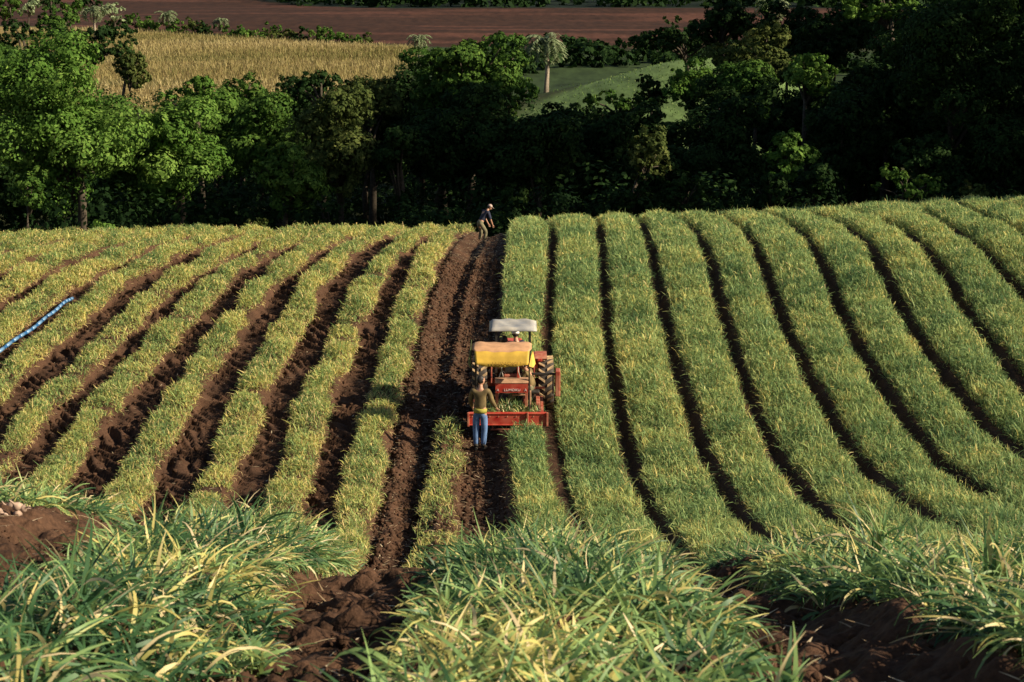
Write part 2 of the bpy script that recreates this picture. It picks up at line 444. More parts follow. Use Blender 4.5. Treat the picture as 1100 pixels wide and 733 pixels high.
# ------------------------------------------------------------------ crop rows
ordw = ['first','second','third','fourth','fifth','sixth','seventh','eighth','ninth','tenth','eleventh','twelfth','thirteenth','fourteenth','fifteenth']
def scatter_row(r, dens, hgt, drymean, mt, lod=1.0, seg=2):
    y0, y1 = r['y0'], r['y1']
    L = y1-y0
    if r['kind'] == 'full':
        hw = .5*(pv(r['b'], 50)-pv(r['a'], 50))-.19
    else: hw = r['hw']
    n = int(L*2*hw*dens)
    u = rng.random(n); Y = y0+L*u
    keep = rng.random(n) < np.interp(Y, [20, 30, 45, 72], [.35, 1, .95, .75]); Y = Y[keep]; n = len(Y)
    s = rng.uniform(-1, 1, n); xc = pv(r['c'], Y)
    if r['kind'] == 'full':
        wob = 1+.10*(vnoise(Y, xc, .8, 51)-.5)*2
        X = xc+s*(.5*(pv(r['b'], Y)-pv(r['a'], Y))-np.interp(xc, [2, 9], [.19, .25]))*wob
        edge = np.abs(s)
        h = hgt*(1-.18*edge**4)*(.70+.38*vnoise(X, Y, 1.2, 52)+.22*vnoise(X, Y, .4, 50))
    else:
        cl = vnoise(Y, xc*3, .75, 53)*.7+vnoise(Y, xc*3, .33, 54)*.3
        keep = cl > rng.uniform(.08, .52, n)
        wob = .7+.75*vnoise(Y+37, xc*3, 1.0, 55)
        X = xc+(vnoise(Y, xc, 1.6, 56)-.5)*.24+s*hw*wob
        X = xc+(X-xc)*np.interp(Y, [50, 64], [1, .86])
        edge = np.abs(s)
        h = hgt*(1-.38*edge**3)*(.28+1.2*cl)
        X, Y, edge, h, cl = X[keep], Y[keep], edge[keep], h[keep], cl[keep]; n = len(X)
    h = h*np.interp(Y, [32, 43], [.68, 1])
    if abs(float(np.mean(xc))-.6) < .9 and r['kind'] == 'full' and nf == 0:
        k_ = (Y < 39.75) | (Y > 43.6)
        X, Y, edge, h = X[k_], Y[k_], edge[k_], h[k_]; n = len(X)
    zg = zt(X, Y)+.10
    frac = rng.random(n)**(.6+.5*edge**4)
    ln = rng.uniform(.11, .26, n)*(1 if r['kind'] == 'full' else .85)
    zb = zg+np.maximum(0, (h-ln*.75)*frac)
    wd = rng.uniform(.011, .024, n)*np.interp(Y, [30, 72], [.9, 1.6])
    az = rng.uniform(0, 2*np.pi, n)
    lean = np.abs(rng.normal(.5, .38, n)); dr = rng.uniform(.2, 2.3, n)
    if r['kind'] != 'full': lean = np.abs(rng.normal(.6, .35, n)); dr = rng.uniform(.4, 2.1, n)
    patch = vnoise(X, Y, 1.7, 57)*.5+vnoise(X, Y, .45, 58)*.5
    tint = np.clip(rng.normal(drymean, .17, n)+.62*(patch-.5)+.10*edge**3, 0, 1)
    dry = rng.random(n) < (.04 if r['kind'] == 'full' else .16+.16*edge**2)
    tint = np.where(dry, rng.uniform(.8, 1, n), np.minimum(tint, .86))
    if r['kind'] != 'full':
        low = (rng.random(n) < .14*edge); zb = np.where(low, zg+.03, zb); lean = np.where(low, 1.3, lean); tint = np.where(low, rng.uniform(.85, 1, n), tint)
    big = rng.random(n) < .04; ln = np.where(big, ln*1.7, ln); wd = np.where(big, wd*1.35, wd)
    V, Q, T = blades(np.stack([X, Y, zb], 1), az, ln, lean, wd, tint, seg, dr, .2, rng.uniform(-1, 1, n), rng.normal(0, 1.1, n))
    return V, Q, np.clip(T, 0, 1)
nf = nl = 0
for r in rows:
    if r['kind'] == 'full':
        V, Q, T = scatter_row(r, 960, .62, .41, None, 1, 3)
        o = link('garlic_row', np_mesh('garlic_row', V, Q, T), None, [M['crop']])
        lab = 'dense green garlic row straddled by the tractor wheels' if nf == 0 else \
              f'dense unharvested green garlic row, the {ordw[nf-1]} one to the right of the tractor'
        tag(o, lab, 'crop row', 'garlic rows across the field'); nf += 1
    elif r['kind'] == 'thin':
        V, Q, T = scatter_row(r, 1500, .50, .43, None, 1, 3)
        o = link('garlic_row', np_mesh('garlic_row', V, Q, T), None, [M['cropd']])
        tag(o, f'ragged yellowing garlic row between bare tyre-printed furrows, the {ordw[nl]} one left of the dug strip', 'crop row', 'garlic rows across the field'); nl += 1
    else:
        V, Q, T = scatter_row(r, 640, .5, .48, None)
        o = link('garlic_row', np_mesh('garlic_row', V, Q, T), None, [M['cropd']])
        tag(o, 'short leftover garlic row ending just behind the standing man by the tractor', 'crop row', 'garlic rows across the field')

# near rows: whole plants with broad arching leaves
def plants(px, py, pz, hs, nl_, mt_tint, spread=.55, wscale=1.0, seg=7, up=0.0):
    parts = []
    n = len(px)
    for k in range(nl_):
        az = rng.uniform(0, 2*np.pi, n)
        ln = hs*rng.uniform(.6, 1.15, n)
        lean = np.abs(rng.normal(spread, .35, n))-up; dr = rng.uniform(.3, 2.9, n)*(1-up)
        wd = rng.uniform(.012, .029, n)*wscale
        tint = np.clip(mt_tint+rng.normal(0, .14, n), 0, .8)
        tint = np.where(rng.random(n) < .13, rng.uniform(.74, 1, n), tint)
        base = np.stack([px+rng.normal(0, .012, n), py+rng.normal(0, .012, n), pz+hs*.12*rng.random(n)], 1)
        parts.append(blades(base, az, ln, lean, wd, tint, seg, dr, .12, rng.uniform(-2.2, 2.2, n), rng.normal(0, .9*(1-up), n)))
    return merge(parts)
nlabels = ['tangled garlic row at the far left edge of the near bank','tangled garlic row on the near bank beside the pile of pale bulbs',
 'drooping garlic row on the near bank between two bare soil furrows at left','broad tangled dark green garlic row sprawling down the middle of the near bank',
 'garlic row on the near bank right of the dark bare soil patch','garlic row at the right edge of the near bank']
for r, lab in zip(near, nlabels):
    xc = r['c'][2]; hw = r['hw']
    L = r['y1']-r['y0']; dens = 190 if abs(xc+2.0) < .1 else 150
    n = int(L*2*hw*dens)
    Y = rng.uniform(r['y0'], r['y1'], n); s = rng.uniform(-1, 1, n)
    X = xc+s*hw*(.8+.4*vnoise(Y, Y*0+xc, .9, 61))+(vnoise(Y, Y*0+xc, 2.2, 62)-.5)*.35
    if abs(xc+2.0) < .1: X = np.where(Y < 9, xc+.12+s*np.interp(Y, [6, 9], [.92, .5]), X)
    ok = np.ones(n, bool)
    if abs(xc+2.0) < .1: ok = ~((Y < 6.4) & (X > -1.2))
    if abs(xc-2.4) < .1: ok = (Y > 8.4) | (X > 1.95)
    if abs(xc+3.85) < .1: ok = (Y > 11.9)
    X, Y, s = X[ok], Y[ok], s[ok]; n = len(X)
    h = (.22+.33*vnoise(X, Y, .8, 63))*(1-.25*s*s)
    if abs(xc+2.0) < .1: h = h*np.interp(Y, [7.6, 9.6], [.92, 1])
    mt = .35+.9*(vnoise(X, Y, .7, 64)-.4)
    V, Q, T = plants(X, Y, gz(X, Y)-.01, h, 8, mt, .85)
    o = link('garlic_row', np_mesh('garlic_row', V, Q, T, smooth=True), None, [M['nearcrop']])
    tag(o, lab, 'crop row', 'garlic rows on the near bank')
# single plants that stand out
def one_plant(px, py, d, h, lab, nl_=11, tint=.35, up=.2, w=1.1):
    p = at(px, py, d); z = float(gz(p.x, p.y)[0])
    k = 4
    X = np.array([0]*k)+rng.normal(0, .03, k); Y = rng.normal(0, .03, k)
    V, Q, T = plants(X, Y, np.zeros(k), np.full(k, h), nl_, np.full(k, tint), .5, w, 9, up)
    t = empty('garlic_plant', (p.x, p.y, z))
    link('leaf_cluster', np_mesh('leaf_cluster', V, Q, T, smooth=True), t, [M['nearcrop']])
    mb = MB()
    for i in range(k): mb.tube([(X[i], Y[i], -.12), (X[i], Y[i], -.02), (X[i]*1.1, Y[i]*1.1, .07)], [.010, .010, .007], 7)
    mb.build('stem', M['stem'], t)
    tag(t, lab, 'garlic plant', 'single garlic plants standing out on the near bank')
one_plant(945, 640, 10.4, .62, 'tall upright spiky garlic plant rising above the right near rows', 9, .42, .3)
one_plant(1062, 700, 8.0, .60, 'upright yellow-streaked garlic plant at the right edge of the photo', 11, .45, .3)
one_plant(90, 745, 6.6, .52, 'large arching garlic plant at the bottom left corner', 10, .3, .2)
one_plant(845, 775, 5.2, .36, 'blurred close garlic plant with erect blades at the bottom edge right of centre', 5, .35, .35)
one_plant(262, 605, 10.8, .56, 'dark green garlic plant with a dry tip standing over the left near row', 9, .2, .25)
one_plant(580, 620, 11.5, .5, 'erect garlic plant at the top of the broad central near row', 8, .4, .3)

# loose straw and dead leaves on soil
n = 9000
Yd = rng.uniform(24, 71, n); l1 = pv(leftc[0], Yd); g0 = pv(gapc[0], Yd)
Xd = l1+.4+(g0-l1-.4)*rng.random(n)
mleft = rng.random(n) < .45; Xd = np.where(mleft, rng.uniform(-22, -2.5, n), Xd)
V1 = blades(np.stack([Xd, Yd, gz(Xd, Yd)+.015], 1), rng.uniform(0, 6.3, n), rng.uniform(.04, .22, n), np.full(n, 1.5), rng.uniform(.012, .03, n), rng.random(n)**1.5, 2, rng.uniform(-.1, .3, n), .3)
n = 2600
Xn = rng.uniform(-4.5, 4.5, n); Yn = rng.uniform(4, 15, n)
V2 = blades(np.stack([Xn, Yn, gz(Xn, Yn)+.01], 1), rng.uniform(0, 6.3, n), rng.uniform(.03, .2, n), np.full(n, 1.45), rng.uniform(.006, .016, n), rng.random(n), 3, rng.uniform(-.1, .3, n), .3)
V, Q, T = merge([V1, V2])
o = link('dry_straw_litter', np_mesh('dry_straw_litter', V, Q, T), None, [M['straw']])
tag(o, 'dry straw and dead garlic leaves littering the bare soil', 'straw', None, 'stuff')

def clods(X, Y, r_):
    bmm = bmesh.new(); bmesh.ops.create_icosphere(bmm, subdivisions=1, radius=1)
    bv = np.array([v.co for v in bmm.verts]); bf = np.array([[v.index for v in f.verts] for f in bmm.faces]); bmm.free()
    n = len(X); Z = gz(X, Y)
    P = bv[None]*(1+rng.uniform(-.35, .35, (n, len(bv), 1)))*r_[:, None, None]*rng.uniform(.6, 1.3, (n, 1, 3))
    P = P+np.stack([X, Y, Z+r_*.15], 1)[:, None, :]
    return P.reshape(-1, 3), (bf[None]+(np.arange(n)*len(bv))[:, None, None]).reshape(-1, 3)
n = 26000; X1 = rng.uniform(-4.6, 4.6, n); Y1 = rng.uniform(4.5, 14.8, n); r1 = .005+.036*rng.random(n)**4
n = 16000; Y2 = rng.uniform(24, 60, n); l1 = pv(leftc[0], Y2); g0 = pv(gapc[0], Y2)
X2 = np.where(rng.random(n) < .5, l1+.4+(g0-l1-.4)*rng.random(n), rng.uniform(-17, -2.4, n)); r2 = .02+.055*rng.random(n)**2
P, Tt = clods(np.concatenate([X1, X2]), np.concatenate([Y1, Y2]), np.concatenate([r1, r2]))
o = link('soil_clods', np_mesh('soil_clods', P, np.zeros((0, 4)), None, Tt), None, [M['soil']])
tag(o, 'loose red brown clods scattered on the bare soil and in the furrows', 'soil clods', None, 'stuff')
# garlic bulbs heaped at the left edge
src = None
for i in range(70):
    X = rng.uniform(-3.9, -3.35); Y = rng.uniform(10.7, 11.9)-(X+3.5)*.6
    p = Vector((X, Y, 0)); z = float(gz(X, Y)[0])+.02+.07*rng.random()**2
    if src is None:
        mb = MB(); mb.lathe([(-.026,.006),(-.024,.018),(-.012,.032),(.006,.035),(.02,.024),(.034,.010),(.06,.006),(.085,.004)], 12)
        src = mb.build('garlic_bulb', M['bulb']); o = src
    else:
        o = src.copy(); COL.objects.link(o)
    o.location = (p.x, p.y, z); o.rotation_euler = (rng.uniform(0, 6), rng.uniform(-1, 1), rng.uniform(0, 6)); s = rng.uniform(.7, 1.05); o.scale = (s, s, s)
    tag(o, 'pale pinkish garlic bulb in the heap at the left edge of the near bank', 'garlic bulb', 'garlic bulbs heaped on the near bank')

# ------------------------------------------------------------------ irrigation pipe
t = None
pa = march(-40, 408, .15); pb = march(78, 322, .15)
mid = march(40, 350, .15)
pl = []
for k in range(41):
    u = k/40
    x = (1-u)**2*pa[0]+2*u*(1-u)*(2*mid[0]-.5*(pa[0]+pb[0]))+u*u*pb[0]; y = (1-u)**2*pa[1]+2*u*(1-u)*(2*mid[1]-.5*(pa[1]+pb[1]))+u*u*pb[1]
    pl.append(Vector((x, y, float(zt(x, y))+.20+.03*math.sin(k*.23)+.015*math.sin(k*.61))))
t = empty('irrigation_pipe', pl[20])
mb = MB(); mb.tube([p-pl[20] for p in pl], .05, 12); mb.build('pipe_tube', M['pipe'], t)
for k in range(0, 40, 2):
    a, b = pl[k]-pl[20], pl[k+1]-pl[20]
    mb = MB(); mb.tube([a, a+(b-a)*rng.uniform(1.1, 1.6)], .054, 12); mb.build('pipe_band', M['pipel'], t)
tag(t, 'long blue irrigation pipe with pale bands lying in a furrow at the left', 'pipe')

# ------------------------------------------------------------------ people
def skin_obj(name, P, E, Rr, m, parent, root=0, sub=2):
    me = bpy.data.meshes.new(name); me.from_pydata([tuple(p) for p in P], E, [])
    o = bpy.data.objects.new(name, me); COL.objects.link(o)
    md = o.modifiers.new('s', 'SKIN'); md.use_smooth_shade = True
    sv = me.skin_vertices[0].data
    for i, r_ in enumerate(Rr):
        sv[i].radius = r_ if hasattr(r_, '__len__') else (r_, r_); sv[i].use_root = (i == root)
    o.modifiers.new('d', 'SUBSURF').levels = sub; o.modifiers['d'].render_levels = sub
    dg = bpy.context.evaluated_depsgraph_get(); dg.update()
    m2 = bpy.data.meshes.new_from_object(o.evaluated_get(dg)); bpy.data.objects.remove(o)
    m2.materials.clear()
    for p in m2.polygons: p.use_smooth = True
    return link(name, m2, parent, [m])
def person(loc, rz, J, label, shirt, pants, headdress, pose_face=0, face_pitch=0, sleeve=1.0, hem=None, group=None):
    """J: joints in local coords (facing +Y), metres"""
    t = empty('person', loc, rz); tag(t, label, 'person', group)
    V = {k: Vector(v) for k, v in J.items()}
    names = ['pelvis','waist','chest','neck','headb','shL','elL','wrL','haL','shR','elR','wrR','haR','hiL','knL','anL','toL','hiR','knR','anR','toR']
    V['waist'] = V['pelvis'].lerp(V['chest'], .45)
    V['headb'] = V['neck'].lerp(V['head'], .5)
    for s in 'LR':
        V['ha'+s] = V['wr'+s]+(V['wr'+s]-V['el'+s]).normalized()*.075
    P = [V[k] for k in names]; I = {k: i for i, k in enumerate(names)}
    E = [('pelvis','waist'),('waist','chest'),('chest','neck'),('neck','headb')]
    for s in 'LR': E += [('chest','sh'+s),('sh'+s,'el'+s),('el'+s,'wr'+s),('wr'+s,'ha'+s),('pelvis','hi'+s),('hi'+s,'kn'+s),('kn'+s,'an'+s),('an'+s,'to'+s)]
    rad = dict(pelvis=(.13,.10), waist=(.12,.09), chest=(.145,.10), neck=.055, headb=.06)
    for s in 'LR': rad.update({'sh'+s:.058,'el'+s:.04,'wr'+s:.027,'ha'+s:(.036,.018),'hi'+s:.082,'kn'+s:.055,'an'+s:.038,'to'+s:.034})
    body = skin_obj('body', P, [(I[a], I[b]) for a, b in E], [rad[k] for k in names], M['skin'], t)
    # head with face, hands with fingers, joined into the body mesh
    bm = bmesh.new(); bm.from_mesh(body.data)
    H = V['head']; rot = Matrix.Rotation(pose_face, 3, 'Z') @ Matrix.Rotation(face_pitch, 3, 'X')
    mb = MB(); mb.bm.free(); mb.bm = bm
    nv = len(bm.verts)
    mb.ball((0, 0, 0), (.077, .098, .118), 3)
    bm.verts.ensure_lookup_table()
    for v in list(bm.verts)[nv:]:
        if v.co.z < 0: v.co.x *= 1+v.co.z*2.2; v.co.y *= 1+v.co.z*1.2
    mb.tube([(0,.088,.03),(0,.112,-.012),(0,.092,-.025)], [.008,.017,.008], 8)
    for s in (-1, 1):
        mb.tube([(s*.074,-.012,.018),(s*.09,-.022,.0),(s*.075,-.008,-.03)], [.012,.016,.008], 7)
    mb.tube([(-.024,.09,-.052),(0,.097,-.052),(.024,.09,-.052)], [.003,.007,.003], 6)
    mb.mi = 1
    for s in (-1, 1): mb.ball((s*.03,.089,.012), (.012,.007,.008), 1)
    bm.verts.ensure_lookup_table()
    for v in list(bm.verts)[nv:]: v.co = H+rot @ v.co
    mb.mi = 0
    for s, sg in (('L',-1), ('R',1)):
        d = (V['wr'+s]-V['el'+s]).normalized(); side = d.cross(Vector((0,0,1)))
        side = side.normalized() if side.length > .1 else Vector((0,1,0))
        side = Vector((0,1,0)) if abs(d.z) > .7 else side
        h = V['ha'+s]; inw = Vector((-sg, 0, 0))
        for q, L in enumerate((.068,.078,.072,.056)):
            b = h+side*(.027-.018*q)*1.0+d*.012
            mb.tube([b, b+d*L*.5+inw*.006, b+d*L*.85+inw*.024], [.009,.0085,.006], 6)
        b = V['wr'+s]+d*.03+side*.025
        mb.tube([b, b+side*.025+d*.025, b+side*.03+d*.055+inw*.01], [.011,.010,.007], 6)
    bm.to_mesh(body.data); bm.free(); body.data.materials.append(M['eye'])
    # clothes
    k2 = ['pelvis','waist','chest','neck','shL','elL','wrL','shR','elR','wrR']; I2 = {k: i for i, k in enumerate(k2)}
    Ps = [V[k].copy() for k in k2]
    Ps[I2['neck']] = V['chest'].lerp(V['neck'], .65)
    for s in 'LR': Ps[I2['wr'+s]] = V['el'+s].lerp(V['wr'+s], .92 if sleeve > .9 else .05)
    rs = dict(pelvis=(.158,.125), waist=(.152,.115), chest=(.172,.122), neck=.068)
    for s in 'LR': rs.update({'sh'+s:.08,'el'+s:.06,'wr'+s:.046})
    skin_obj('shirt', Ps, [(I2[a], I2[b]) for a, b in (('pelvis','waist'),('waist','chest'),('chest','neck'),('chest','shL'),('shL','elL'),('elL','wrL'),('chest','shR'),('shR','elR'),('elR','wrR'))], [rs[k] for k in k2], shirt, t)
    k3 = ['pelvis','low','hiL','knL','anL','hiR','knR','anR']; I3 = {k: i for i, k in enumerate(k3)}
    V['low'] = V['pelvis']+(V['chest']-V['pelvis']).normalized()*.06
    r3 = dict(pelvis=(.15,.125), low=(.148,.118))
    for s in 'LR': r3.update({'hi'+s:(.108,.112),'kn'+s:.082,'an'+s:.064})
    skin_obj('trousers', [V[k] for k in k3], [(I3[a], I3[b]) for a, b in (('low','pelvis'),('pelvis','hiL'),('hiL','knL'),('knL','anL'),('pelvis','hiR'),('hiR','knR'),('knR','anR'))], [r3[k] for k in k3], pants, t)
    if hem:
        dv = (V['chest']-V['pelvis']).normalized()
        mb = MB(); mb.tube([V['pelvis']-dv*.05, V['pelvis']+dv*.0, V['pelvis']+dv*.05], [.155,.165,.162], 20)
        for v in mb.bm.verts: v.co.y *= .85
        h_ = mb.build('shirt_hem', hem, t); 
    for s in 'LR':
        a, b = V['an'+s], V['to'+s]; f = (b-a); f.z = 0; f = f.normalized()
        mb = MB(); c = Vector((a.x, a.y, b.z))
        mb.tube([a+Vector((0,0,.04)), c+Vector((0,0,.045))-f*.02], [.056,.06], 12)
        mb.tube([c-f*.07, c-f*.03, c+f*.08, c+f*.17, c+f*.20], [.03,.048,.05,.042,.02], 12)
        mb.build('boot', M['boot'], t)
    # hair and hat
    mb = MB(); mb.ball((0,0,0), (.084,.102,.118), 3)
    for v in list(mb.bm.verts):
        if v.co.y > .03 and v.co.z < .06 or v.co.z < -.075: v.co *= .82
        elif v.co.z < 0: v.co *= .96
    for v in mb.bm.verts: v.co = H+rot @ (v.co+Vector((0,-.010,.012)))
    mb.build('hair', M['hair'], t)
    if headdress in ('pinkcap', 'white'):
        mb = MB(); mb.tube([(0,-.01,.025),(0,-.01,.07),(0,-.01,.11),(0,-.01,.134)], [.100,.097,.07,.02], 18)
        mb.prism([(-.07,.07,.04),(-.055,.15,.03),(0,.175,.028),(.055,.15,.03),(.07,.07,.04)], (0,0,.012))
        for v in mb.bm.verts: v.co = H+rot @ v.co
        mb.build('cap', M[headdress], t)
    if headdress == 'hat':
        mb = MB(); mb.tube([(0,0,.035),(0,0,.05),(0,0,.055),(0,0,.12),(0,0,.15)], [.19,.185,.105,.095,.05], 22)
        for v in mb.bm.verts: v.co = H+rot @ v.co
        mb.build('hat', M['hat'], t)
    return t
def gpos(px, py, d, lift=0):
    x = (px-550)/F*(d/CP)  # refined below with the true ground height
    for _ in range(3):
        z = float(gz(x, d)[0]); t_ = d*CP+(CZ-z)*SP; x = (px-550)/F*t_
    return Vector((x, d, z+lift))
stand = dict(pelvis=(0,0,.92), chest=(0,.02,1.26), neck=(.0,.03,1.46), head=(.01,.06,1.60),
    shL=(-.19,.02,1.39), elL=(-.25,.06,1.12), wrL=(-.24,.24,.93), shR=(.19,.02,1.39), elR=(.27,.08,1.12), wrR=(.33,.27,.93),
    hiL=(-.09,0,.86), knL=(-.11,.03,.48), anL=(-.10,0,.09), toL=(-.12,.14,.03), hiR=(.09,0,.86), knR=(.09,.04,.48), anR=(.07,.02,.09), toR=(.09,.16,.03))
mp = gpos(516, 475, 39.35)
mn = person(mp, R(-12), stand, 'man in brown sweater and blue jeans standing behind the red harvester', M['khaki'], M['jeans'], None, R(-35), 0, 1, M['yshirt'])
mn.scale = (1.03, 1.03, 1.07)
bend = dict(pelvis=(0,-.16,.84), chest=(0,.06,1.16), neck=(.0,.17,1.32), head=(.0,.27,1.41),
    shL=(-.19,.09,1.25), elL=(-.24,.17,.97), wrL=(-.18,.28,.73), shR=(.19,.09,1.25), elR=(.24,.17,.97), wrR=(.18,.30,.71),
    hiL=(-.10,-.20,.78), knL=(-.13,-.06,.44), anL=(-.13,-.15,.09), toL=(-.14,0,.03), hiR=(.10,-.20,.78), knR=(.14,.02,.44), anR=(.14,-.05,.09), toR=(.15,.1,.03))
fp = gpos(520, 262, 67.5)
person(fp, R(-62), bend, 'stooping person in navy top and pale cap at the far end of the dug strip', M['navy'], M['trousers'], 'pinkcap', R(-15), R(-25), .2)

# ------------------------------------------------------------------ tractor
TX = gpos(551, 446, 42.0); TX.z = float(zt(TX.x, 42.0))+.20; slope = math.atan2(float(zt(0, 44)-zt(0, 40)), 4)
tr = empty('tractor', TX); tr.rotation_euler = (slope, 0, 0)
tag(tr, 'red tractor with grey canvas roof driving away up the garlic rows', 'tractor')
def wheel(parent, x, y, rad, wid, nl):
    mb = MB(); w = wid/2
    mb.lathe([(-w*.7,rad*.55),(-w,rad*.62),(-w*1.05,rad*.8),(-w*.9,rad*.93),(-w*.5,rad*.955),(w*.5,rad*.955),(w*.9,rad*.93),(w*1.05,rad*.8),(w,rad*.62),(w*.7,rad*.55)], 40)
    mb.mi = 1
    for k in range(nl):
        for s in (-1, 1):
            a0 = 2*math.pi*(k+(.5 if s > 0 else 0))/nl
            pts = []
            for (xx, da) in ((.03*s, 0.0), (s*w*.98, -.17)):
                for dd in (-.05, .05):
                    pts.append((xx, a0+da+dd))
            o_ = []
            for (xx, a) in (pts[0], pts[1], pts[3], pts[2]):
                for rr in (rad*.93, rad*1.0):
                    o_.append((xx, math.cos(a)*rr, math.sin(a)*rr))
            lo = o_[0::2]; hi = o_[1::2]
            a_ = [mb.bm.verts.new(p) for p in lo]; b_ = [mb.bm.verts.new(p) for p in hi]
            mb._f(b_)
            for i in range(4): mb._f((a_[i], a_[(i+1) % 4], b_[(i+1) % 4], b_[i]))
    wob = empty('wheel', (0,0,0)); wob.parent = parent; wob.location = (x, y, rad)
    mb.build('tyre', [M['rubber'], M['lug']], wob)
    mb = MB(); mb.lathe([(-w*.6,rad*.56),(-w*.3,rad*.5),(-w*.3,.12),(-w*.55,.1),(w*.55,.1),(w*.3,.12),(w*.3,rad*.5),(w*.6,rad*.56)], 28)
    mb.build('rim', M['palesteel'], wob)
    return wob
wheel(tr, .84, 0, .68, .38, 20); wheel(tr, -.84, 0, .68, .38, 20)
wheel(tr, .78, 2.25, .42, .26, 16); wheel(tr, -.78, 2.25, .42, .26, 16)
mb = MB(); mb.tube([(-.72,0,.68),(.72,0,.68)], .11, 14); mb.box((0,.1,.72), (.5,.7,.5), .04); mb.tube([(-.66,2.25,.42),(.66,2.25,.42)], .06, 10)
mb.box((0,1.3,.75), (.4,1.9,.4), .04); mb.build('chassis', M['redd'], tr)
mb = MB(); mb.prism([(-.29,.85,.85),(-.29,.85,1.08),(-.20,.85,1.16),(.20,.85,1.16),(.29,.85,1.08),(.29,.85,.85)], (0,1.85,-.06)); mb.build('hood', M['red'], tr)
for s in (-1, 1):
    mb = MB(); prof = []
    for a in range(10, 116, 15):
        prof.append((s*.56, math.cos(R(a))*.80, .68+math.sin(R(a))*.80))
    inner = [(p[0], math.cos(R(a))*.75, .68+math.sin(R(a))*.75) for p, a in zip(prof, range(10, 116, 15))]
    mb.prism(prof+inner[::-1], (s*.30, 0, 0))
    mb.prism([(s*.53,-.62,.85)]+[(s*.53, p[1]*.99, .68+(p[2]-.68)*.99) for p in prof[::-1]]+[(s*.53,.6,.85)], (s*.025,0,0))
    f = mb.build('fender', M['redd'], tr)
    mb = MB(); mb.box((s*.68,-.38,1.38), (.12,.03,.07), .01); mb.build('tail_lamp', M['red'], f)
mb = MB(); mb.box((0,.05,.96), (.46,.42,.09), .03); mb.box((0,-.2,1.15), (.44,.08,.32), .03); mb.build('seat', M['steel'], tr)
mb = MB()
mb.tube([(math.cos(a)*.19, .62+math.sin(a)*.17, 1.36+math.sin(a)*.08) for a in np.linspace(0, 6.3, 20)], .014, 8); mb.tube([(0,.62,1.36),(0,.8,1.1)], .02, 8)
mb.build('steering_wheel', M['steel'], tr)
for x, y in ((-.43,-.22),(.43,-.22),(-.43,.62),(.43,.62)):
    mb = MB(); mb.bar((x,y,1.0), (x,y,2.14), .055); mb.build('roof_post', M['steel'], tr)
# canvas roof, sagging a little
mb = MB(); nx, ny = 14, 12; g = []
for j in range(ny+1):
    rowv = []
    for i in range(nx+1):
        u = i/nx*2-1; v = j/ny*2-1
        z = 2.16+.05*(1-abs(u)**5)*(1-abs(v)**6)-.035*math.cos(u*2.5)*math.cos(v*2)+.012*math.sin(u*9+v*4)
        if max(abs(u), abs(v)) > .99: z = 2.12
        rowv.append(mb.bm.verts.new((u*(.60 if abs(u) < .99 else .605), .20+v*.50, z)))
    g.append(rowv)
for j in range(ny):
    for i in range(nx):
        f = mb._f((g[j][i], g[j][i+1], g[j+1][i+1], g[j+1][i])); f.smooth = True
ro = mb.build('roof_canopy', M['roof'], tr)
sm = ro.modifiers.new('t', 'SOLIDIFY'); sm.thickness = .02
mb = MB(); mb.tube([(.06,1.5,1.05),(.06,1.5,1.9)], .04, 10); mb.build('exhaust_pipe', M['redd'], tr)

# ------------------------------------------------------------------ harvester hitched behind
hv = empty('garlic_harvester', TX); hv.rotation_euler = (slope, 0, 0)
tag(hv, 'red garlic harvester with yellow tarpaulin cover hitched behind the tractor', 'harvester')
# y = -1.9 rear beam ... -0.9 front
mb = MB(); mb.box((-.14,-1.90,.33), (1.93,.12,.31), .015)
mb.box((-.14,-1.965,.475), (1.97,.03,.03), .006); mb.box((-.14,-1.965,.185), (1.97,.03,.03), .006)
beam = mb.build('rear_beam', M['red'], hv)
for x in (.36,.84,-1.1):
    mb = MB(); mb.box((x,-1.98,.33), (.05,.05,.36), .008); mb.build('beam_plate', M['redd'], beam)
mb = MB(); mb.tube([(-.55,-1.95,.06),(.30,-1.95,.06)], .022, 8); mb.bar((-.5,-1.9,.06),(-.5,-1.9,.2),.03); mb.bar((.26,-1.9,.06),(.26,-1.9,.2),.03); mb.build('tow_rail', M['redd'], hv)
mb = MB(); mb.box((-.12,-1.36,.33), (1.75,.98,.05), .01); mb.build('platform', M['dust'], hv)
for x in (-.95,.72):
    mb = MB(); mb.bar((x,-1.85,.42),(x,-.75,.5),.07,.09); mb.build('side_frame', M['redd'], hv)
mb = MB(); mb.prism([(-.43,-1.76,.95),(-.43,-1.76,1.20),(-.43,-1.66,1.26),(-.43,-1.46,1.24),(-.43,-1.42,.95)], (.80,0,0)); box = mb.build('hopper_box', M['red'], hv)
mb = MB(); mb.prism([(-.44,-1.768,1.205),(-.44,-1.66,1.274),(-.44,-1.45,1.254),(-.44,-1.45,1.243),(-.44,-1.66,1.262),(-.44,-1.768,1.195)], (.82,0,0)); mb.build('dusty_lid', M['dust'], box)
text_mesh('white_lettering', 'LUMOKU', .085, M['whiteink'], box, (-.02,-1.767,1.02), (R(90),0,0), 1.15)
for x in (-.37,.31): text_mesh('white_mark', 'A', .09, M['whiteink'], box, (x,-1.767,1.02), (R(90),0,0), .95)
for x in (-.40,.33):
    mb = MB(); mb.bar((x,-1.5,.35),(x,-1.5,.96),.07,.06); mb.build('box_leg', M['redd'], hv)
mb = MB(); mb.bar((-.02,-1.55,.83),(.3,-1.55,.83),.035); mb.build('cross_bar', M['dust'], hv)
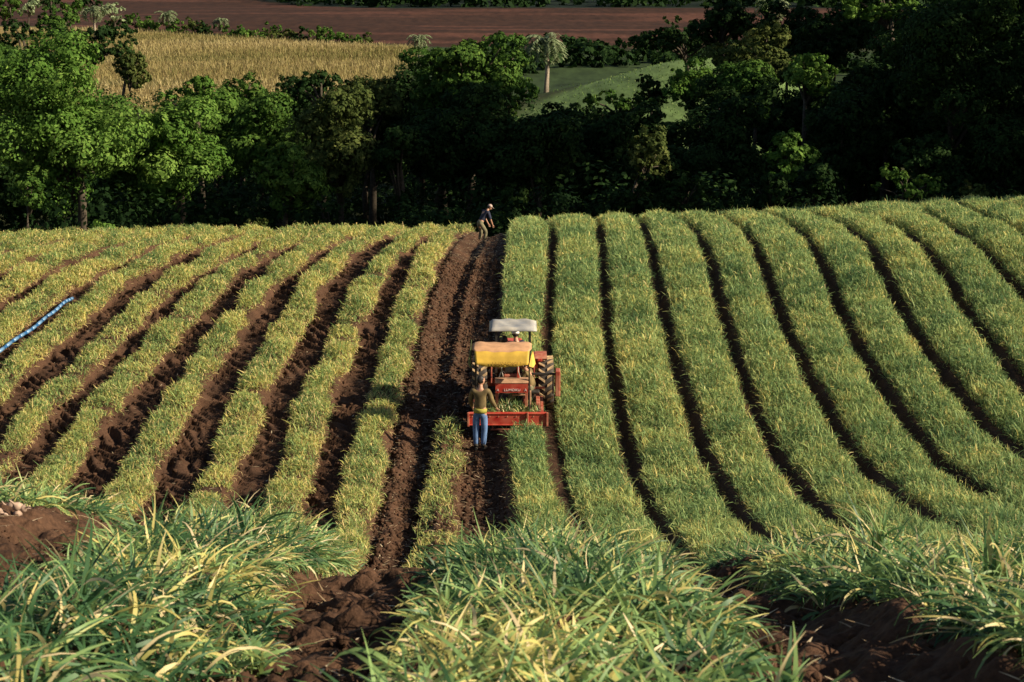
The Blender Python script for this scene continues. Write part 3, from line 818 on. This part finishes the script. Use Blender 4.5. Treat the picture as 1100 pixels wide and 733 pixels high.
# tarpaulin cover
mb = MB(); A = -1.0; B = .46
def tp(x, j): # profile of the cover from rear hem over the top to the front hem
    pr = [(-1.98,1.68),(-1.94,1.78),(-1.89,1.90),(-1.82,2.02),(-1.66,2.08),(-1.40,2.10),(-1.15,2.08),(-1.0,1.98)]
    return pr[j]
nX = 22; g = []
for i in range(nX+1):
    u = i/nX; x = A+(B-A)*u; rr = []
    for j in range(8):
        y, z = tp(x, j)
        w = .010*math.sin(u*23+j*.9)+.016*math.sin(u*7+1.3)
        z += w*(.8 if j > 2 else .35)-.05*(abs(2*u-1)**6)*(j > 3)
        if j == 0: z += .006*math.sin(u*31)+.06*(abs(2*u-1)**4)
        xx = x+(.09*(u-.5)*2*(1-j/8) if j < 4 else 0)*-1
        rr.append(mb.bm.verts.new((xx, y+w*.4, z)))
    g.append(rr)
for i in range(nX):
    for j in range(7):
        mb.mi = 0 if j < 3 else 1
        f = mb._f((g[i][j], g[i+1][j], g[i+1][j+1], g[i][j+1])); f.smooth = True
cov = mb.build('tarpaulin_cover', [M['yellow'], M['tarptop']], hv)
sm = cov.modifiers.new('t', 'SOLIDIFY'); sm.thickness = .012
mb = MB(); mb.prism([(A-.02,-1.90,1.62),(A-.06,-1.84,1.86),(A-.02,-1.62,2.05),(A-.02,-.95,2.08),(A-.05,-.85,1.7),(A-.10,-1.3,1.56)], (-.02,0,0)); mb.build('end_flap', M['olivetarp'], hv)
mb = MB(); mb.prism([(B-.08,-1.99,1.70),(B+.02,-1.97,1.66),(B+.08,-1.84,1.72),(B+.02,-1.70,2.0),(B-.03,-1.84,1.92)], (.012,-.01,0)); mb.build('end_flap', M['yellow'], hv)
text_mesh('dark_lettering', 'LUIMOKU', .12, M['ink'], cov, (-.16,-1.998,1.76), (R(74),0,0), 1.35)
for x, y in ((-.92,-1.7),(.40,-1.7),(-.92,-.95),(.40,-.95)):
    mb = MB(); mb.bar((x,y,.4),(x,y,2.0),.035); mb.build('cover_post', M['steel'], hv)
for x in (-.28,.13):
    mb = MB(); mb.tube([(x,-1.6,1.75),(x,-1.58,1.45),(x+.05,-1.55,1.28)], .012, 7); mb.build('rope', M['palesteel'], hv)
mb = MB(); mb.bar((.13,-1.5,1.2),(.13,-1.5,1.52),.055); mb.build('control_lever', M['red'], hv)
for (a, b, c_) in (((-.35,-1.4,1.2),(-.3,-.9,1.35),(-.2,-.3,1.0)),((.25,-1.4,1.15),(.38,-1.0,1.3),(.3,-.3,1.0)),((.05,-1.4,.95),(.1,-.9,.7),(.05,-.4,.8))):
    mb = MB(); A_, B_, C_ = Vector(a), Vector(b), Vector(c_)
    mb.tube([A_*(1-u)**2+B_*2*u*(1-u)+C_*u*u for u in np.linspace(0, 1, 10)], .016, 7); mb.build('hydraulic_hose', M['steel'], hv)
for x in np.linspace(-1.0, .72, 9):
    mb = MB(); mb.tube([(x,-1.955,.40),(x,-1.975,.40)], .014, 6); mb.build('bolt', M['dust'], beam)
# right side frame with red plate
mb = MB(); mb.bar((.40,-1.05,1.22),(1.07,-1.05,1.22),.05); mb.build('outer_rail', M['steel'], hv)
mb = MB(); mb.bar((.40,-1.05,.86),(.80,-1.05,.86),.05); mb.build('outer_rail', M['redd'], hv)
mb = MB(); mb.box((1.12,-1.05,1.0), (.12,.30,.66), .015); mb.build('side_plate', M['redd'], hv)
mb = MB(); mb.bar((1.0,-1.05,.7),(1.0,-1.05,1.22),.035); mb.build('cover_post', M['steel'], hv)
mb = MB(); mb.box((.62,-1.2,.62), (.10,.9,.06), .01); mb.tube([(.3,-1.3,.55),(.3,-.6,.75)], .05, 10); mb.bar((0,-.9,.55),(0,-.35,.62),.09); mb.build('drive_frame', M['redd'], hv)
mb = MB(); mb.box((.42,-1.5,.62), (.06,.06,.6), .01); mb.build('box_leg', M['dust'], hv)
# hitch things are dressed with pulled plants
n = 900
pxx = rng.uniform(-.8, .66, n); pyy = rng.uniform(-1.80, -.9, n)
hump = .14*np.exp(-((pxx+.05)/.7)**2)
Mx = hv.matrix_basis
parts = blades(np.stack([pxx, pyy, .37+hump*rng.random(n)], 1), rng.uniform(0, 6.3, n), rng.uniform(.14, .30, n), np.abs(rng.normal(.9, .4, n)), rng.uniform(.014, .026, n), np.clip(rng.normal(.55, .25, n), 0, 1), 3, rng.uniform(0, 1.2, n), .2)
V, Q, T = merge([parts])
o = link('pulled_garlic', np_mesh('pulled_garlic', V, Q, T), None, [M['nearcrop']]); o.location = TX; o.rotation_euler = hv.rotation_euler
tag(o, 'heap of freshly pulled garlic plants lying on the harvester platform', 'garlic', None, 'stuff')

def local(x, y, z):
    return TX+Matrix.Rotation(slope, 3, 'X') @ Vector((x, y, z))
sit = dict(pelvis=(0,0,.12), chest=(0,.05,.46), neck=(0,.06,.66), head=(.0,.09,.79),
    shL=(-.19,.05,.59), elL=(-.25,.22,.36), wrL=(-.14,.44,.34), shR=(.19,.05,.59), elR=(.25,.22,.36), wrR=(.14,.44,.34),
    hiL=(-.10,.02,.10), knL=(-.14,.44,.12), anL=(-.14,.50,-.28), toL=(-.14,.62,-.34), hiR=(.10,.02,.10), knR=(.14,.44,.12), anR=(.14,.50,-.28), toR=(.14,.62,-.34))
person(local(-.22,-.02,.98), 0, sit, 'driver in grey-blue shirt sitting on the tractor seat, half hidden by the yellow tarpaulin', M['blueshirt'], M['trousers'], None, 0, 0, .2)
person(local(.10,.70,.94), R(20), sit, 'passenger in a white cap riding on the tractor under the grey roof', M['navy'], M['jeans'], 'white', R(-30), 0, .2)
hatp = dict(sit); 
hatp.update(pelvis=(0,-.02,.10), chest=(0,.10,.38), neck=(0,.16,.54), head=(0,.22,.66), shL=(-.17,.12,.50), shR=(.17,.12,.50), elL=(-.2,.26,.26), elR=(.2,.26,.26), wrL=(-.12,.42,.10), wrR=(.12,.42,.10))
person(local(.47,-1.12,.78), R(70), hatp, 'worker in a straw hat crouching on the right side of the harvester', M['khaki'], M['trousers'], 'hat', 0, R(-20), .2)
mb = MB(); mb.box((0,0,0),(.32,.34,.06),.015); mb.bar((0,0,0),(0,0,-.45),.06)
stl = mb.build('worker_seat', M['steel'], hv, (.50,-1.12,.80))

# ------------------------------------------------------------------ trees
def leaf_cloud(C, Rr, n, size, flat=1.0, tmean=.5, shell=.62):
    """C: clump centres (k,3), Rr: radii (k,3); leaf quads spread over each clump"""
    k = len(C); w = (Rr.prod(1))**(2/3); w = w/w.sum()
    ms = max(k*3, n//16)
    cj = rng.choice(k, ms, p=w)
    ds = rng.normal(size=(ms, 3)); ds[:, 2] += .25; ds /= np.linalg.norm(ds, axis=1)[:, None]
    sub = C[cj]+ds*Rr[cj]*(shell+(1-shell)*rng.random(ms)**.5)[:, None]
    si = rng.integers(0, ms, n); ci = cj[si]
    g = rng.normal(size=(n, 3)); g /= np.linalg.norm(g, axis=1)[:, None]
    sr = (Rr[cj].min(1)*.34)[si]*rng.uniform(.45, 1.05, n)
    P = sub[si]+g*sr[:, None]*np.array([1, 1, .8])
    d = g*.55+ds[si]*1.0
    nrm = d+rng.normal(0, .42, (n, 3)); nrm[:, 2] += .25; nrm /= np.linalg.norm(nrm, axis=1)[:, None]
    a = np.cross(nrm, rng.normal(size=(n, 3))); a /= np.linalg.norm(a, axis=1)[:, None]
    b = np.cross(nrm, a)
    s = size*rng.uniform(.55, 1.2, n)
    a *= s[:, None]; b *= (s*.62)[:, None]
    V = np.stack([P-a, P-b*.9+a*.1, P+a, P+b+a*.1], 1).reshape(-1, 3)
    Q = np.arange(4*n).reshape(-1, 4)
    ct = rng.normal(0, .12, k)
    t = np.clip(tmean+ct[ci]+rng.normal(0, .16, n), 0, 1)
    return V, Q, np.repeat(t, 4)
TREES = []
def tree(px, py, hw, hh, d, kind, label, name='broadleaf_tree', n=None, layered=False, cat='tree', size=None, group=None, sparse=1.0):
    c = at(px, py, d); k = d*1.0/F
    rx, rz = hw*k, hh*k; ry = rx*.85
    gzv = float(zt(c.x, c.y))
    if c.z-rz < gzv-.3: pass
    base = Vector((c.x+rng.normal(0, .12)*rx, c.y+.1*rx, gzv-.1))
    t = empty(name, base); tag(t, label, cat, group)
    K = int(min(46, 11+rx*rz*1.4))
    D = rng.normal(size=(K, 3)); D /= np.linalg.norm(D, axis=1)[:, None]
    rr = rng.uniform(.3, .86, K)
    C = np.array(c)+D*np.array([rx, ry, rz])*rr[:, None]
    cr = np.clip(.33*min(rx, rz)**.8*rng.uniform(.6, 1.35, K)+.12*min(rx, rz), .3, 1.9)
    Rr = np.stack([cr, cr, cr*(.8)], 1)
    if layered:
        Rr = np.stack([cr*1.35, cr*1.25, cr*.55], 1)
    C = C-np.array(base)
    size = size or .06+.0007*d
    if n is None: n = int(np.clip((4*np.pi*cr**2).sum()*1.15/(1.24*size*size), 900, 36000))
    V, Q, T = leaf_cloud(C, Rr, int(n*sparse), size, tmean=.5)
    link('crown', np_mesh('crown', V, Q, T), t, [M['leaf_'+kind]])
    mb = MB(); top = Vector((c.x, c.y, c.z+rz*.2))-base
    h = top.z; tr_ = max(.05, min(.26, .018*h+.03*rx))
    if h > .5:
        bend = Vector((rng.normal(0, .06)*h, rng.normal(0, .06)*h, 0))
        pts = [Vector((0,0,-.3)), top*.25+bend*.5, top*.5+bend, top*.8+bend*.5, top]
        mb.tube(pts, [tr_*1.3, tr_, tr_*.85, tr_*.55, tr_*.25], 9)
        order = np.argsort(-cr)[:12]
        for i in order:
            tgt = Vector(C[i]); lo = max(.15, (c.z-rz-base.z)/max(top.z, .1)); u_ = lo+(.9-lo)*random.random()*.7
            s0 = pts[0].lerp(pts[4], min(u_, .95))
            mb.tube([s0, s0.lerp(tgt, .5)+Vector((0,0,.08*(tgt-s0).length)), tgt], [tr_*.4, tr_*.26, tr_*.1], 6)
        mb.build('trunk', M['bark'], t)
    else: mb.bm.free()
    TREES.append(t)
    return t
def palm(px, py, d, hpx, wpx, label, kind='grey', group=None):
    """(px,py) = crown centre, trunk goes down to the ground"""
    c = at(px, py, d); gzv = float(zt(c.x, c.y)); base = Vector((c.x, c.y, gzv-.1)); k = d/F
    t = empty('palm_tree', base); tag(t, label, 'palm tree', group)
    top = c-base; L = wpx*k
    mb = MB(); mb.tube([(0,0,-.2),top*.5+Vector((.05*L,0,0)),top], [.13*L,.09*L,.085*L], 9); mb.build('trunk', M['palebark'], t)
    n = 36
    az = rng.uniform(0, 6.3, n); el = rng.uniform(-.35, 1.3, n)
    parts = []
    for a, e in zip(az, el):
        P = [np.array(top)]; th = 1.45-e*1.0; seg = 7; ln = L*1.15
        for i in range(seg):
            th += .30
            P.append(P[-1]+np.array([math.sin(th)*math.cos(a), math.sin(th)*math.sin(a), math.cos(th)])*ln/seg)
        P = np.array(P)
        # leaflets along the rib
        m = 60; u = rng.uniform(.05, 1, m)*seg; i0 = np.minimum(u.astype(int), seg-1); fr = u-i0
        pos = P[i0]*(1-fr)[:, None]+P[i0+1]*fr[:, None]
        sd = np.where(rng.random(m) < .5, 1, -1)
        parts.append(blades(pos, a+sd*1.0+rng.normal(0, .15, m), np.full(m, L*.30), np.full(m, 1.5), np.full(m, L*.055), rng.normal(.5, .2, m), 2, .9, .2))
    V, Q, T = merge(parts)
    link('crown', np_mesh('crown', V, Q, T), t, [M['leaf_'+kind]])
    return t

# lit trees on the left
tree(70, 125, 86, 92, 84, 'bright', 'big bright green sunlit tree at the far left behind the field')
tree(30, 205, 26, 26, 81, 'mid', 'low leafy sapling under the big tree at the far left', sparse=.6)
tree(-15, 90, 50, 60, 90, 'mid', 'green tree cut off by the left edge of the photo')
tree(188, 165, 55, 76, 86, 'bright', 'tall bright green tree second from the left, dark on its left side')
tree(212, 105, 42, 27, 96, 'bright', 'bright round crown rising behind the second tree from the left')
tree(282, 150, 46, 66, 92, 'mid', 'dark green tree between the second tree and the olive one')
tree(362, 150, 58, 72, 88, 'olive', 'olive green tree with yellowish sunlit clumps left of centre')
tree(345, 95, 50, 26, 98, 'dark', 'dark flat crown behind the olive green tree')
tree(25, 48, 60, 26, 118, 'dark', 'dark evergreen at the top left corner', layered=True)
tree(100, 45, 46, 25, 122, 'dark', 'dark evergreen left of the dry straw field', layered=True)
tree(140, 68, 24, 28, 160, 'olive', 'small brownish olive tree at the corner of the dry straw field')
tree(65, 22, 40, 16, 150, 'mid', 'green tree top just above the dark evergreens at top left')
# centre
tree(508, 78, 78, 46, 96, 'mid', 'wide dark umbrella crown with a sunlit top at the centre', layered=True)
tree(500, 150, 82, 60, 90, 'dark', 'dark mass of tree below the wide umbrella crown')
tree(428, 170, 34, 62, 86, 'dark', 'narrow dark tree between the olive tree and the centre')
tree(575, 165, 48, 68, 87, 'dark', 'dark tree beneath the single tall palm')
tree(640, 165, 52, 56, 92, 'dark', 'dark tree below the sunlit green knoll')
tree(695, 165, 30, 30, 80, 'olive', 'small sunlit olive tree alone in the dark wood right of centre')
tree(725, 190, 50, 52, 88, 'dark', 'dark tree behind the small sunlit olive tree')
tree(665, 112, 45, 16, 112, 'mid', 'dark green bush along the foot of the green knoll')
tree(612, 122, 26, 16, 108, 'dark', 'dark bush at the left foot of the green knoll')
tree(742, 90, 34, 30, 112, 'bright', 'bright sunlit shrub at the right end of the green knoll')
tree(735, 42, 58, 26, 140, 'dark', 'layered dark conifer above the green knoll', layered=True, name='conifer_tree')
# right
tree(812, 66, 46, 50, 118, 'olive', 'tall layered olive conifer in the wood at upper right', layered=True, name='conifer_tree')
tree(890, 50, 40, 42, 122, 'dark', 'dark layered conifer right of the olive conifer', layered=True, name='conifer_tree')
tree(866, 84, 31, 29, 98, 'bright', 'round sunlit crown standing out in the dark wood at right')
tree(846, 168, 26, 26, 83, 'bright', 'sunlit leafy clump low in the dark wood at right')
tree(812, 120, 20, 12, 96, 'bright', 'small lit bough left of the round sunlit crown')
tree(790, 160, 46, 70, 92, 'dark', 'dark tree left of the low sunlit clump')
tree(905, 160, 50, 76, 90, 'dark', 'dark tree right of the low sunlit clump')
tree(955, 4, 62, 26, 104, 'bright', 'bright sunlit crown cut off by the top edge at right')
tree(1035, 70, 78, 92, 88, 'dark', 'huge shaded green tree in the upper right corner')  # dark palette deepens the shade on this crown
tree(955, 100, 50, 62, 95, 'dark', 'shaded green tree under the bright crown at the top edge')  # part of its shade is in the foliage colour
tree(1085, 170, 52, 52, 84, 'dark', 'dark tree at the right edge above the field')
tree(1000, 172, 46, 44, 84, 'dark', 'dark tree behind the roadside shrub at right')
tree(975, 196, 42, 20, 76.5, 'mid', 'low green shrub at the upper edge of the field on the right', name='shrub', cat='shrub')
tree(1045, 205, 22, 9, 75.5, 'olive', 'small olive weed bush at the field edge near the right side', name='shrub', cat='shrub')
tree(110, 246, 20, 9, 75, 'bright', 'tiny bright bush at the field edge under the big left tree', name='shrub', cat='shrub')
tree(275, 243, 12, 9, 75, 'olive', 'tiny olive bush at the field edge left of centre', name='shrub', cat='shrub')
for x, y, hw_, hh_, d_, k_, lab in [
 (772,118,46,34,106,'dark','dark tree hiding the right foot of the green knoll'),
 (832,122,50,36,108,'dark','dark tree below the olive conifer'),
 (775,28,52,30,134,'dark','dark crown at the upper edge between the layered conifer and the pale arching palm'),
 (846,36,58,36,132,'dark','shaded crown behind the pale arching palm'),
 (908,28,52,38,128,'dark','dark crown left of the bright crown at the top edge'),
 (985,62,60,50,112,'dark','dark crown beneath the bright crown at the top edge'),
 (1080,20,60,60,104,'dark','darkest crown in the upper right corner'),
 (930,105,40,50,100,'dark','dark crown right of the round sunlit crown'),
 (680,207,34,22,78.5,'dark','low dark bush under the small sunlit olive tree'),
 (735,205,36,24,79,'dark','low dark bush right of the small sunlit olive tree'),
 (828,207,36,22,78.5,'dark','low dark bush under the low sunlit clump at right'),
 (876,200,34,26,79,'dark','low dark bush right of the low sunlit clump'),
 (1040,150,50,60,90,'dark','shaded green tree above the olive weed bush'),  # shade partly put into the dark leaf colour
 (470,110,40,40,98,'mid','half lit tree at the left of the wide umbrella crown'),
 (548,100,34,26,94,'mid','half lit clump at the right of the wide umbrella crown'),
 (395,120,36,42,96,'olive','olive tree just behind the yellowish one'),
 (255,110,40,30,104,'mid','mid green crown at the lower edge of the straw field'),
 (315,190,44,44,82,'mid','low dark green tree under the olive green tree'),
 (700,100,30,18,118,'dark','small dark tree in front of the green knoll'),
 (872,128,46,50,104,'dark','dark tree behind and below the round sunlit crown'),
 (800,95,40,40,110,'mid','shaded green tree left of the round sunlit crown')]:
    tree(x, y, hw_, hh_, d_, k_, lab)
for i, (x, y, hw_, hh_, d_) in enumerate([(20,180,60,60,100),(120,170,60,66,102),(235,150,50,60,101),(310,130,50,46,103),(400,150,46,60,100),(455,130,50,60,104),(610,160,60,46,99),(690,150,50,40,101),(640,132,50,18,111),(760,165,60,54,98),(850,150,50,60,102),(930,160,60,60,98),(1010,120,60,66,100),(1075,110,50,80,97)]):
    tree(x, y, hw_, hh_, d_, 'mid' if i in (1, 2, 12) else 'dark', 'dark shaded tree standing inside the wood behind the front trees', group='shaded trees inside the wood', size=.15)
# palms
palm(587, 44, 186, 50, 25, 'tall single palm with drooping fronds beside the green knoll')
palm(450, 42, 150, 20, 13, 'pale palm top left of the wide umbrella crown')
palm(829, 6, 140, 20, 18, 'palm with pale arching fronds at the top edge right of centre')
palm(178, 16, 300, 20, 12, 'pale palm in the hedge line above the dry straw field')
palm(100, 10, 250, 20, 14, 'pale grey palm near the top left, left of the hedge')
palm(237, 22, 300, 20, 9, 'small palm in the middle of the hedge line')
# hedge line between straw field and ploughed field
hl = [(128,26),(145,24),(163,28),(190,30),(208,28),(222,32),(252,36),(268,36),(290,38),(305,38),(322,42),(343,38),(362,40),(378,46),(392,49)]
for i, (x, y) in enumerate(hl):
    d = 306-(x-130)*.125
    kd = ['dark','mid','bright','mid','olive'][i % 5]
    tree(x, y, rng.uniform(13, 21), rng.uniform(8, 13), d, kd, 'bushy hedge shrub in the line between the straw field and the ploughed field', name='hedge_shrub', cat='shrub', group='hedge shrubs between the far fields', n=900, size=.3)
for i, (x, y) in enumerate([(10,4),(32,8),(55,3),(78,8),(120,12),(98,4),(5,14)]):
    tree(x, y, rng.uniform(14, 22), rng.uniform(8, 12), 260+rng.uniform(0, 30), ['mid','grey','dark'][i % 3], 'distant tree at the top left corner beyond the dark evergreens', name='distant_tree', group='distant trees at the top left corner', n=420, size=.4)
# scrub added beyond the knoll, its dark colour standing in for shade
def cloud_stuff(name, label, pts, rad, n, size, kind, cat, tm=.4):
    C = np.array(pts); Rr = np.array(rad)
    V, Q, T = leaf_cloud(C, Rr, n, size, tmean=tm)
    o = link(name, np_mesh(name, V, Q, T), None, [M['leaf_'+kind]]); tag(o, label, cat, None, 'stuff'); return o
pts = []; rad = []
for i in range(460):
    X = rng.uniform(-50, 46); Y = rng.uniform(82, 172)
    if X > .02*Y and Y > 138 and X < 42: continue
    z = float(zt(X, Y)); r_ = rng.uniform(1.4, 2.8)
    pts.append((X, Y, z+r_*.6+rng.uniform(0, 2.5)*(Y < 130))); rad.append((r_*1.2, r_*1.2, r_))
cloud_stuff('undergrowth', 'dark undergrowth filling the wood between the tree trunks', pts, rad, 170000, .19, 'dark', 'undergrowth', .3)  # added as a dark backdrop, shade between crowns put into its colour
pts = []; rad = []
for i in range(60):
    X = rng.uniform(-5, 30); Y = rng.uniform(77.5, 82); z = float(zt(X, Y)); r_ = rng.uniform(.9, 1.5)
    pts.append((X, Y, z+r_*.6+rng.uniform(0, 1.2))); rad.append((r_*1.2, r_, r_))
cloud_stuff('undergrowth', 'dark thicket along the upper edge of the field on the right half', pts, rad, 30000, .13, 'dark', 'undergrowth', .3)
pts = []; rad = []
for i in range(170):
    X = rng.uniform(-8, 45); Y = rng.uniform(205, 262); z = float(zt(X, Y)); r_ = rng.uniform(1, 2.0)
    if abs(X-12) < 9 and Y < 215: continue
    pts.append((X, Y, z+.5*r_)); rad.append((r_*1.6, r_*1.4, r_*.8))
cloud_stuff('scrub', 'low scrub on the slope below the ploughed field, coloured dark in place of shade', pts, rad, 14000, .5, 'dark', 'scrub')
pts = []; rad = []
for i in range(420):
    X = rng.uniform(-75, 150); yd = 410+max(0, -29-X)*1.74; Y = yd+rng.uniform(2, 90); z = float(zt(X, Y)); r_ = rng.uniform(2.5, 5)
    pts.append((X, Y, z+.5*r_)); rad.append((r_*1.4, r_*1.3, r_))
cloud_stuff('far_wood', 'far wood, coloured dark for shade, along the top edge of the photo', pts, rad, 26000, 1.0, 'dark', 'wood', .25)
# dry maize in the straw field, grass on the knoll
n = 60000
X = rng.uniform(-85, -14, n); Y = rng.uniform(182, 306, n); hy = 272+(-24-X)*.67
ok = Y < hy-1; X, Y = X[ok], Y[ok]; n = len(X)
rowq = np.round((X*.55+Y)/1.6)*1.6-X*.55; Y = rowq+rng.normal(0, .12, n)
V, Q, T = blades(np.stack([X, Y, zt(X, Y)], 1), rng.uniform(0, 6.3, n), rng.uniform(.3, .9, n), np.abs(rng.normal(.2, .2, n)), rng.uniform(.05, .12, n), np.clip(.5+.9*(vnoise(X*.4, Y, 14, 71)-.5)+rng.normal(0, .2, n), 0, 1), 2, rng.uniform(0, 1.2, n), .3)
o = link('dry_maize', np_mesh('dry_maize', V, Q, np.clip(T, 0, 1)), None, [M['leaf_maize']])
tag(o, 'dry straw coloured maize stubble covering the field beyond the trees', 'stubble', None, 'stuff')
n = 2500
X = rng.normal(16, 9, n); Y = rng.normal(165, 12, n)
V, Q, T = blades(np.stack([X, Y, zt(X, Y)-.02], 1), rng.uniform(0, 6.3, n), rng.uniform(.1, .25, n), np.abs(rng.normal(.3, .3, n)), rng.uniform(.06, .14, n), rng.random(n), 2, rng.uniform(0, 1.2, n), .3)
o = link('knoll_grass', np_mesh('knoll_grass', V, Q, np.clip(T, 0, 1)), None, [M['leaf_grass']])
tag(o, 'short green grass on the sunlit knoll', 'grass', None, 'stuff')

# ------------------------------------------------------------------ sun
SUN_EL = R(28.5); SUN_AZ = R(16)     # from the right, a little behind the camera
S = np.array([math.cos(SUN_EL)*math.cos(SUN_AZ), -math.cos(SUN_EL)*math.sin(SUN_AZ), math.sin(SUN_EL)])
# unseen grove added at right to shade the wood, holes cut for lit patches
patches = [(695,165,80,26),(742,88,112,34),(866,84,98,32),(846,168,83,26),(812,120,96,16),(955,4,104,44),(972,192,76.5,34),(510,58,96,70),(820,50,118,26),(1012,58,88,9),(735,45,140,18)]
PT = [(np.array(at(a, b, c)), r_*c/F) for a, b, c, r_ in patches]
pts = []; rad = []
for i in range(1600):
    X = rng.uniform(38, 66); Y = rng.uniform(64, 130)-.28*(X-38); 
    z0 = float(zt(X, Y))
    z = z0+rng.uniform(3, 40); r_ = rng.uniform(1.6, 3.2)
    if z > 3+(X+5)*.64: continue
    p = np.array([X, Y, z]); bad = False
    for q, rr in PT:
        w = p-q; w = w-S*np.dot(w, S)
        if np.linalg.norm(w) < rr+r_*.55: bad = True; break
    if bad: continue
    pts.append(p); rad.append((r_, r_, r_*.9))
C = np.array(pts); Rr = np.array(rad)
V, Q, T = leaf_cloud(C, Rr, 60000, .55, tmean=.4)
mb = MB()
for i in range(46):
    X = rng.uniform(39, 65); Y = rng.uniform(64, 130)-.28*(X-38); z0 = float(zt(X, Y))
    mb.tube([(X,Y,z0-.5),(X+.3,Y,z0+14),(X+.2,Y+.3,z0+28)], [.4,.3,.12], 8)
tm = bpy.data.meshes.new('trunks'); mb.bm.to_mesh(tm)
tv = np.array([v.co for v in tm.vertices]); tq = [list(p.vertices) for p in tm.polygons if len(p.vertices) == 4]; mb.bm.free()
V2 = np.concatenate([V, tv]); Q2 = np.concatenate([Q, np.array(tq)+len(V)]); T2 = np.concatenate([T, np.zeros(len(tv))])
gm = np_mesh('unseen_grove', V2, Q2, T2); gm.materials.append(M['leaf_mid']); gm.materials.append(M['bark'])
mi = np.zeros(len(Q2), np.int32); mi[len(Q):] = 1; gm.polygons.foreach_set('material_index', mi)
o = bpy.data.objects.new('unseen_grove', gm); COL.objects.link(o)
tag(o, 'unseen grove of tall trees added right of the wood to shade it', 'grove', None, 'stuff')

sun = bpy.data.lights.new('sun', 'SUN'); sun.energy = 5.0; sun.angle = R(.5); sun.color = (1, .88, .66)
so = bpy.data.objects.new('sun', sun); COL.objects.link(so)
so.rotation_euler = Vector(S).to_track_quat('Z', 'Y').to_euler()
w = bpy.data.worlds.new('World'); scn.world = w; w.use_nodes = True
sk = w.node_tree.nodes.new('ShaderNodeTexSky'); sk.sky_type = 'NISHITA'; sk.sun_disc = False
sk.sun_elevation = SUN_EL; sk.sun_rotation = math.atan2(S[0], S[1])
bg = w.node_tree.nodes['Background']; bg.inputs['Strength'].default_value = .05
w.node_tree.links.new(sk.outputs[0], bg.inputs['Color'])

cam = bpy.data.cameras.new('camera'); co = bpy.data.objects.new('camera', cam); COL.objects.link(co)
cam.sensor_width = 36; cam.lens = 36*F/1100; cam.clip_end = 3000; cam.clip_start = .1
co.location = (0, 0, CZ); co.rotation_euler = (math.pi/2-PITCH, 0, 0)
cam.dof.use_dof = True; cam.dof.focus_distance = 40; cam.dof.aperture_fstop = 8
scn.camera = co
scn.render.resolution_x = 1024; scn.render.resolution_y = 682
scn.view_settings.view_transform = 'Standard'; scn.view_settings.look = 'None'
scn.view_settings.exposure = 0.85; scn.view_settings.gamma = 1
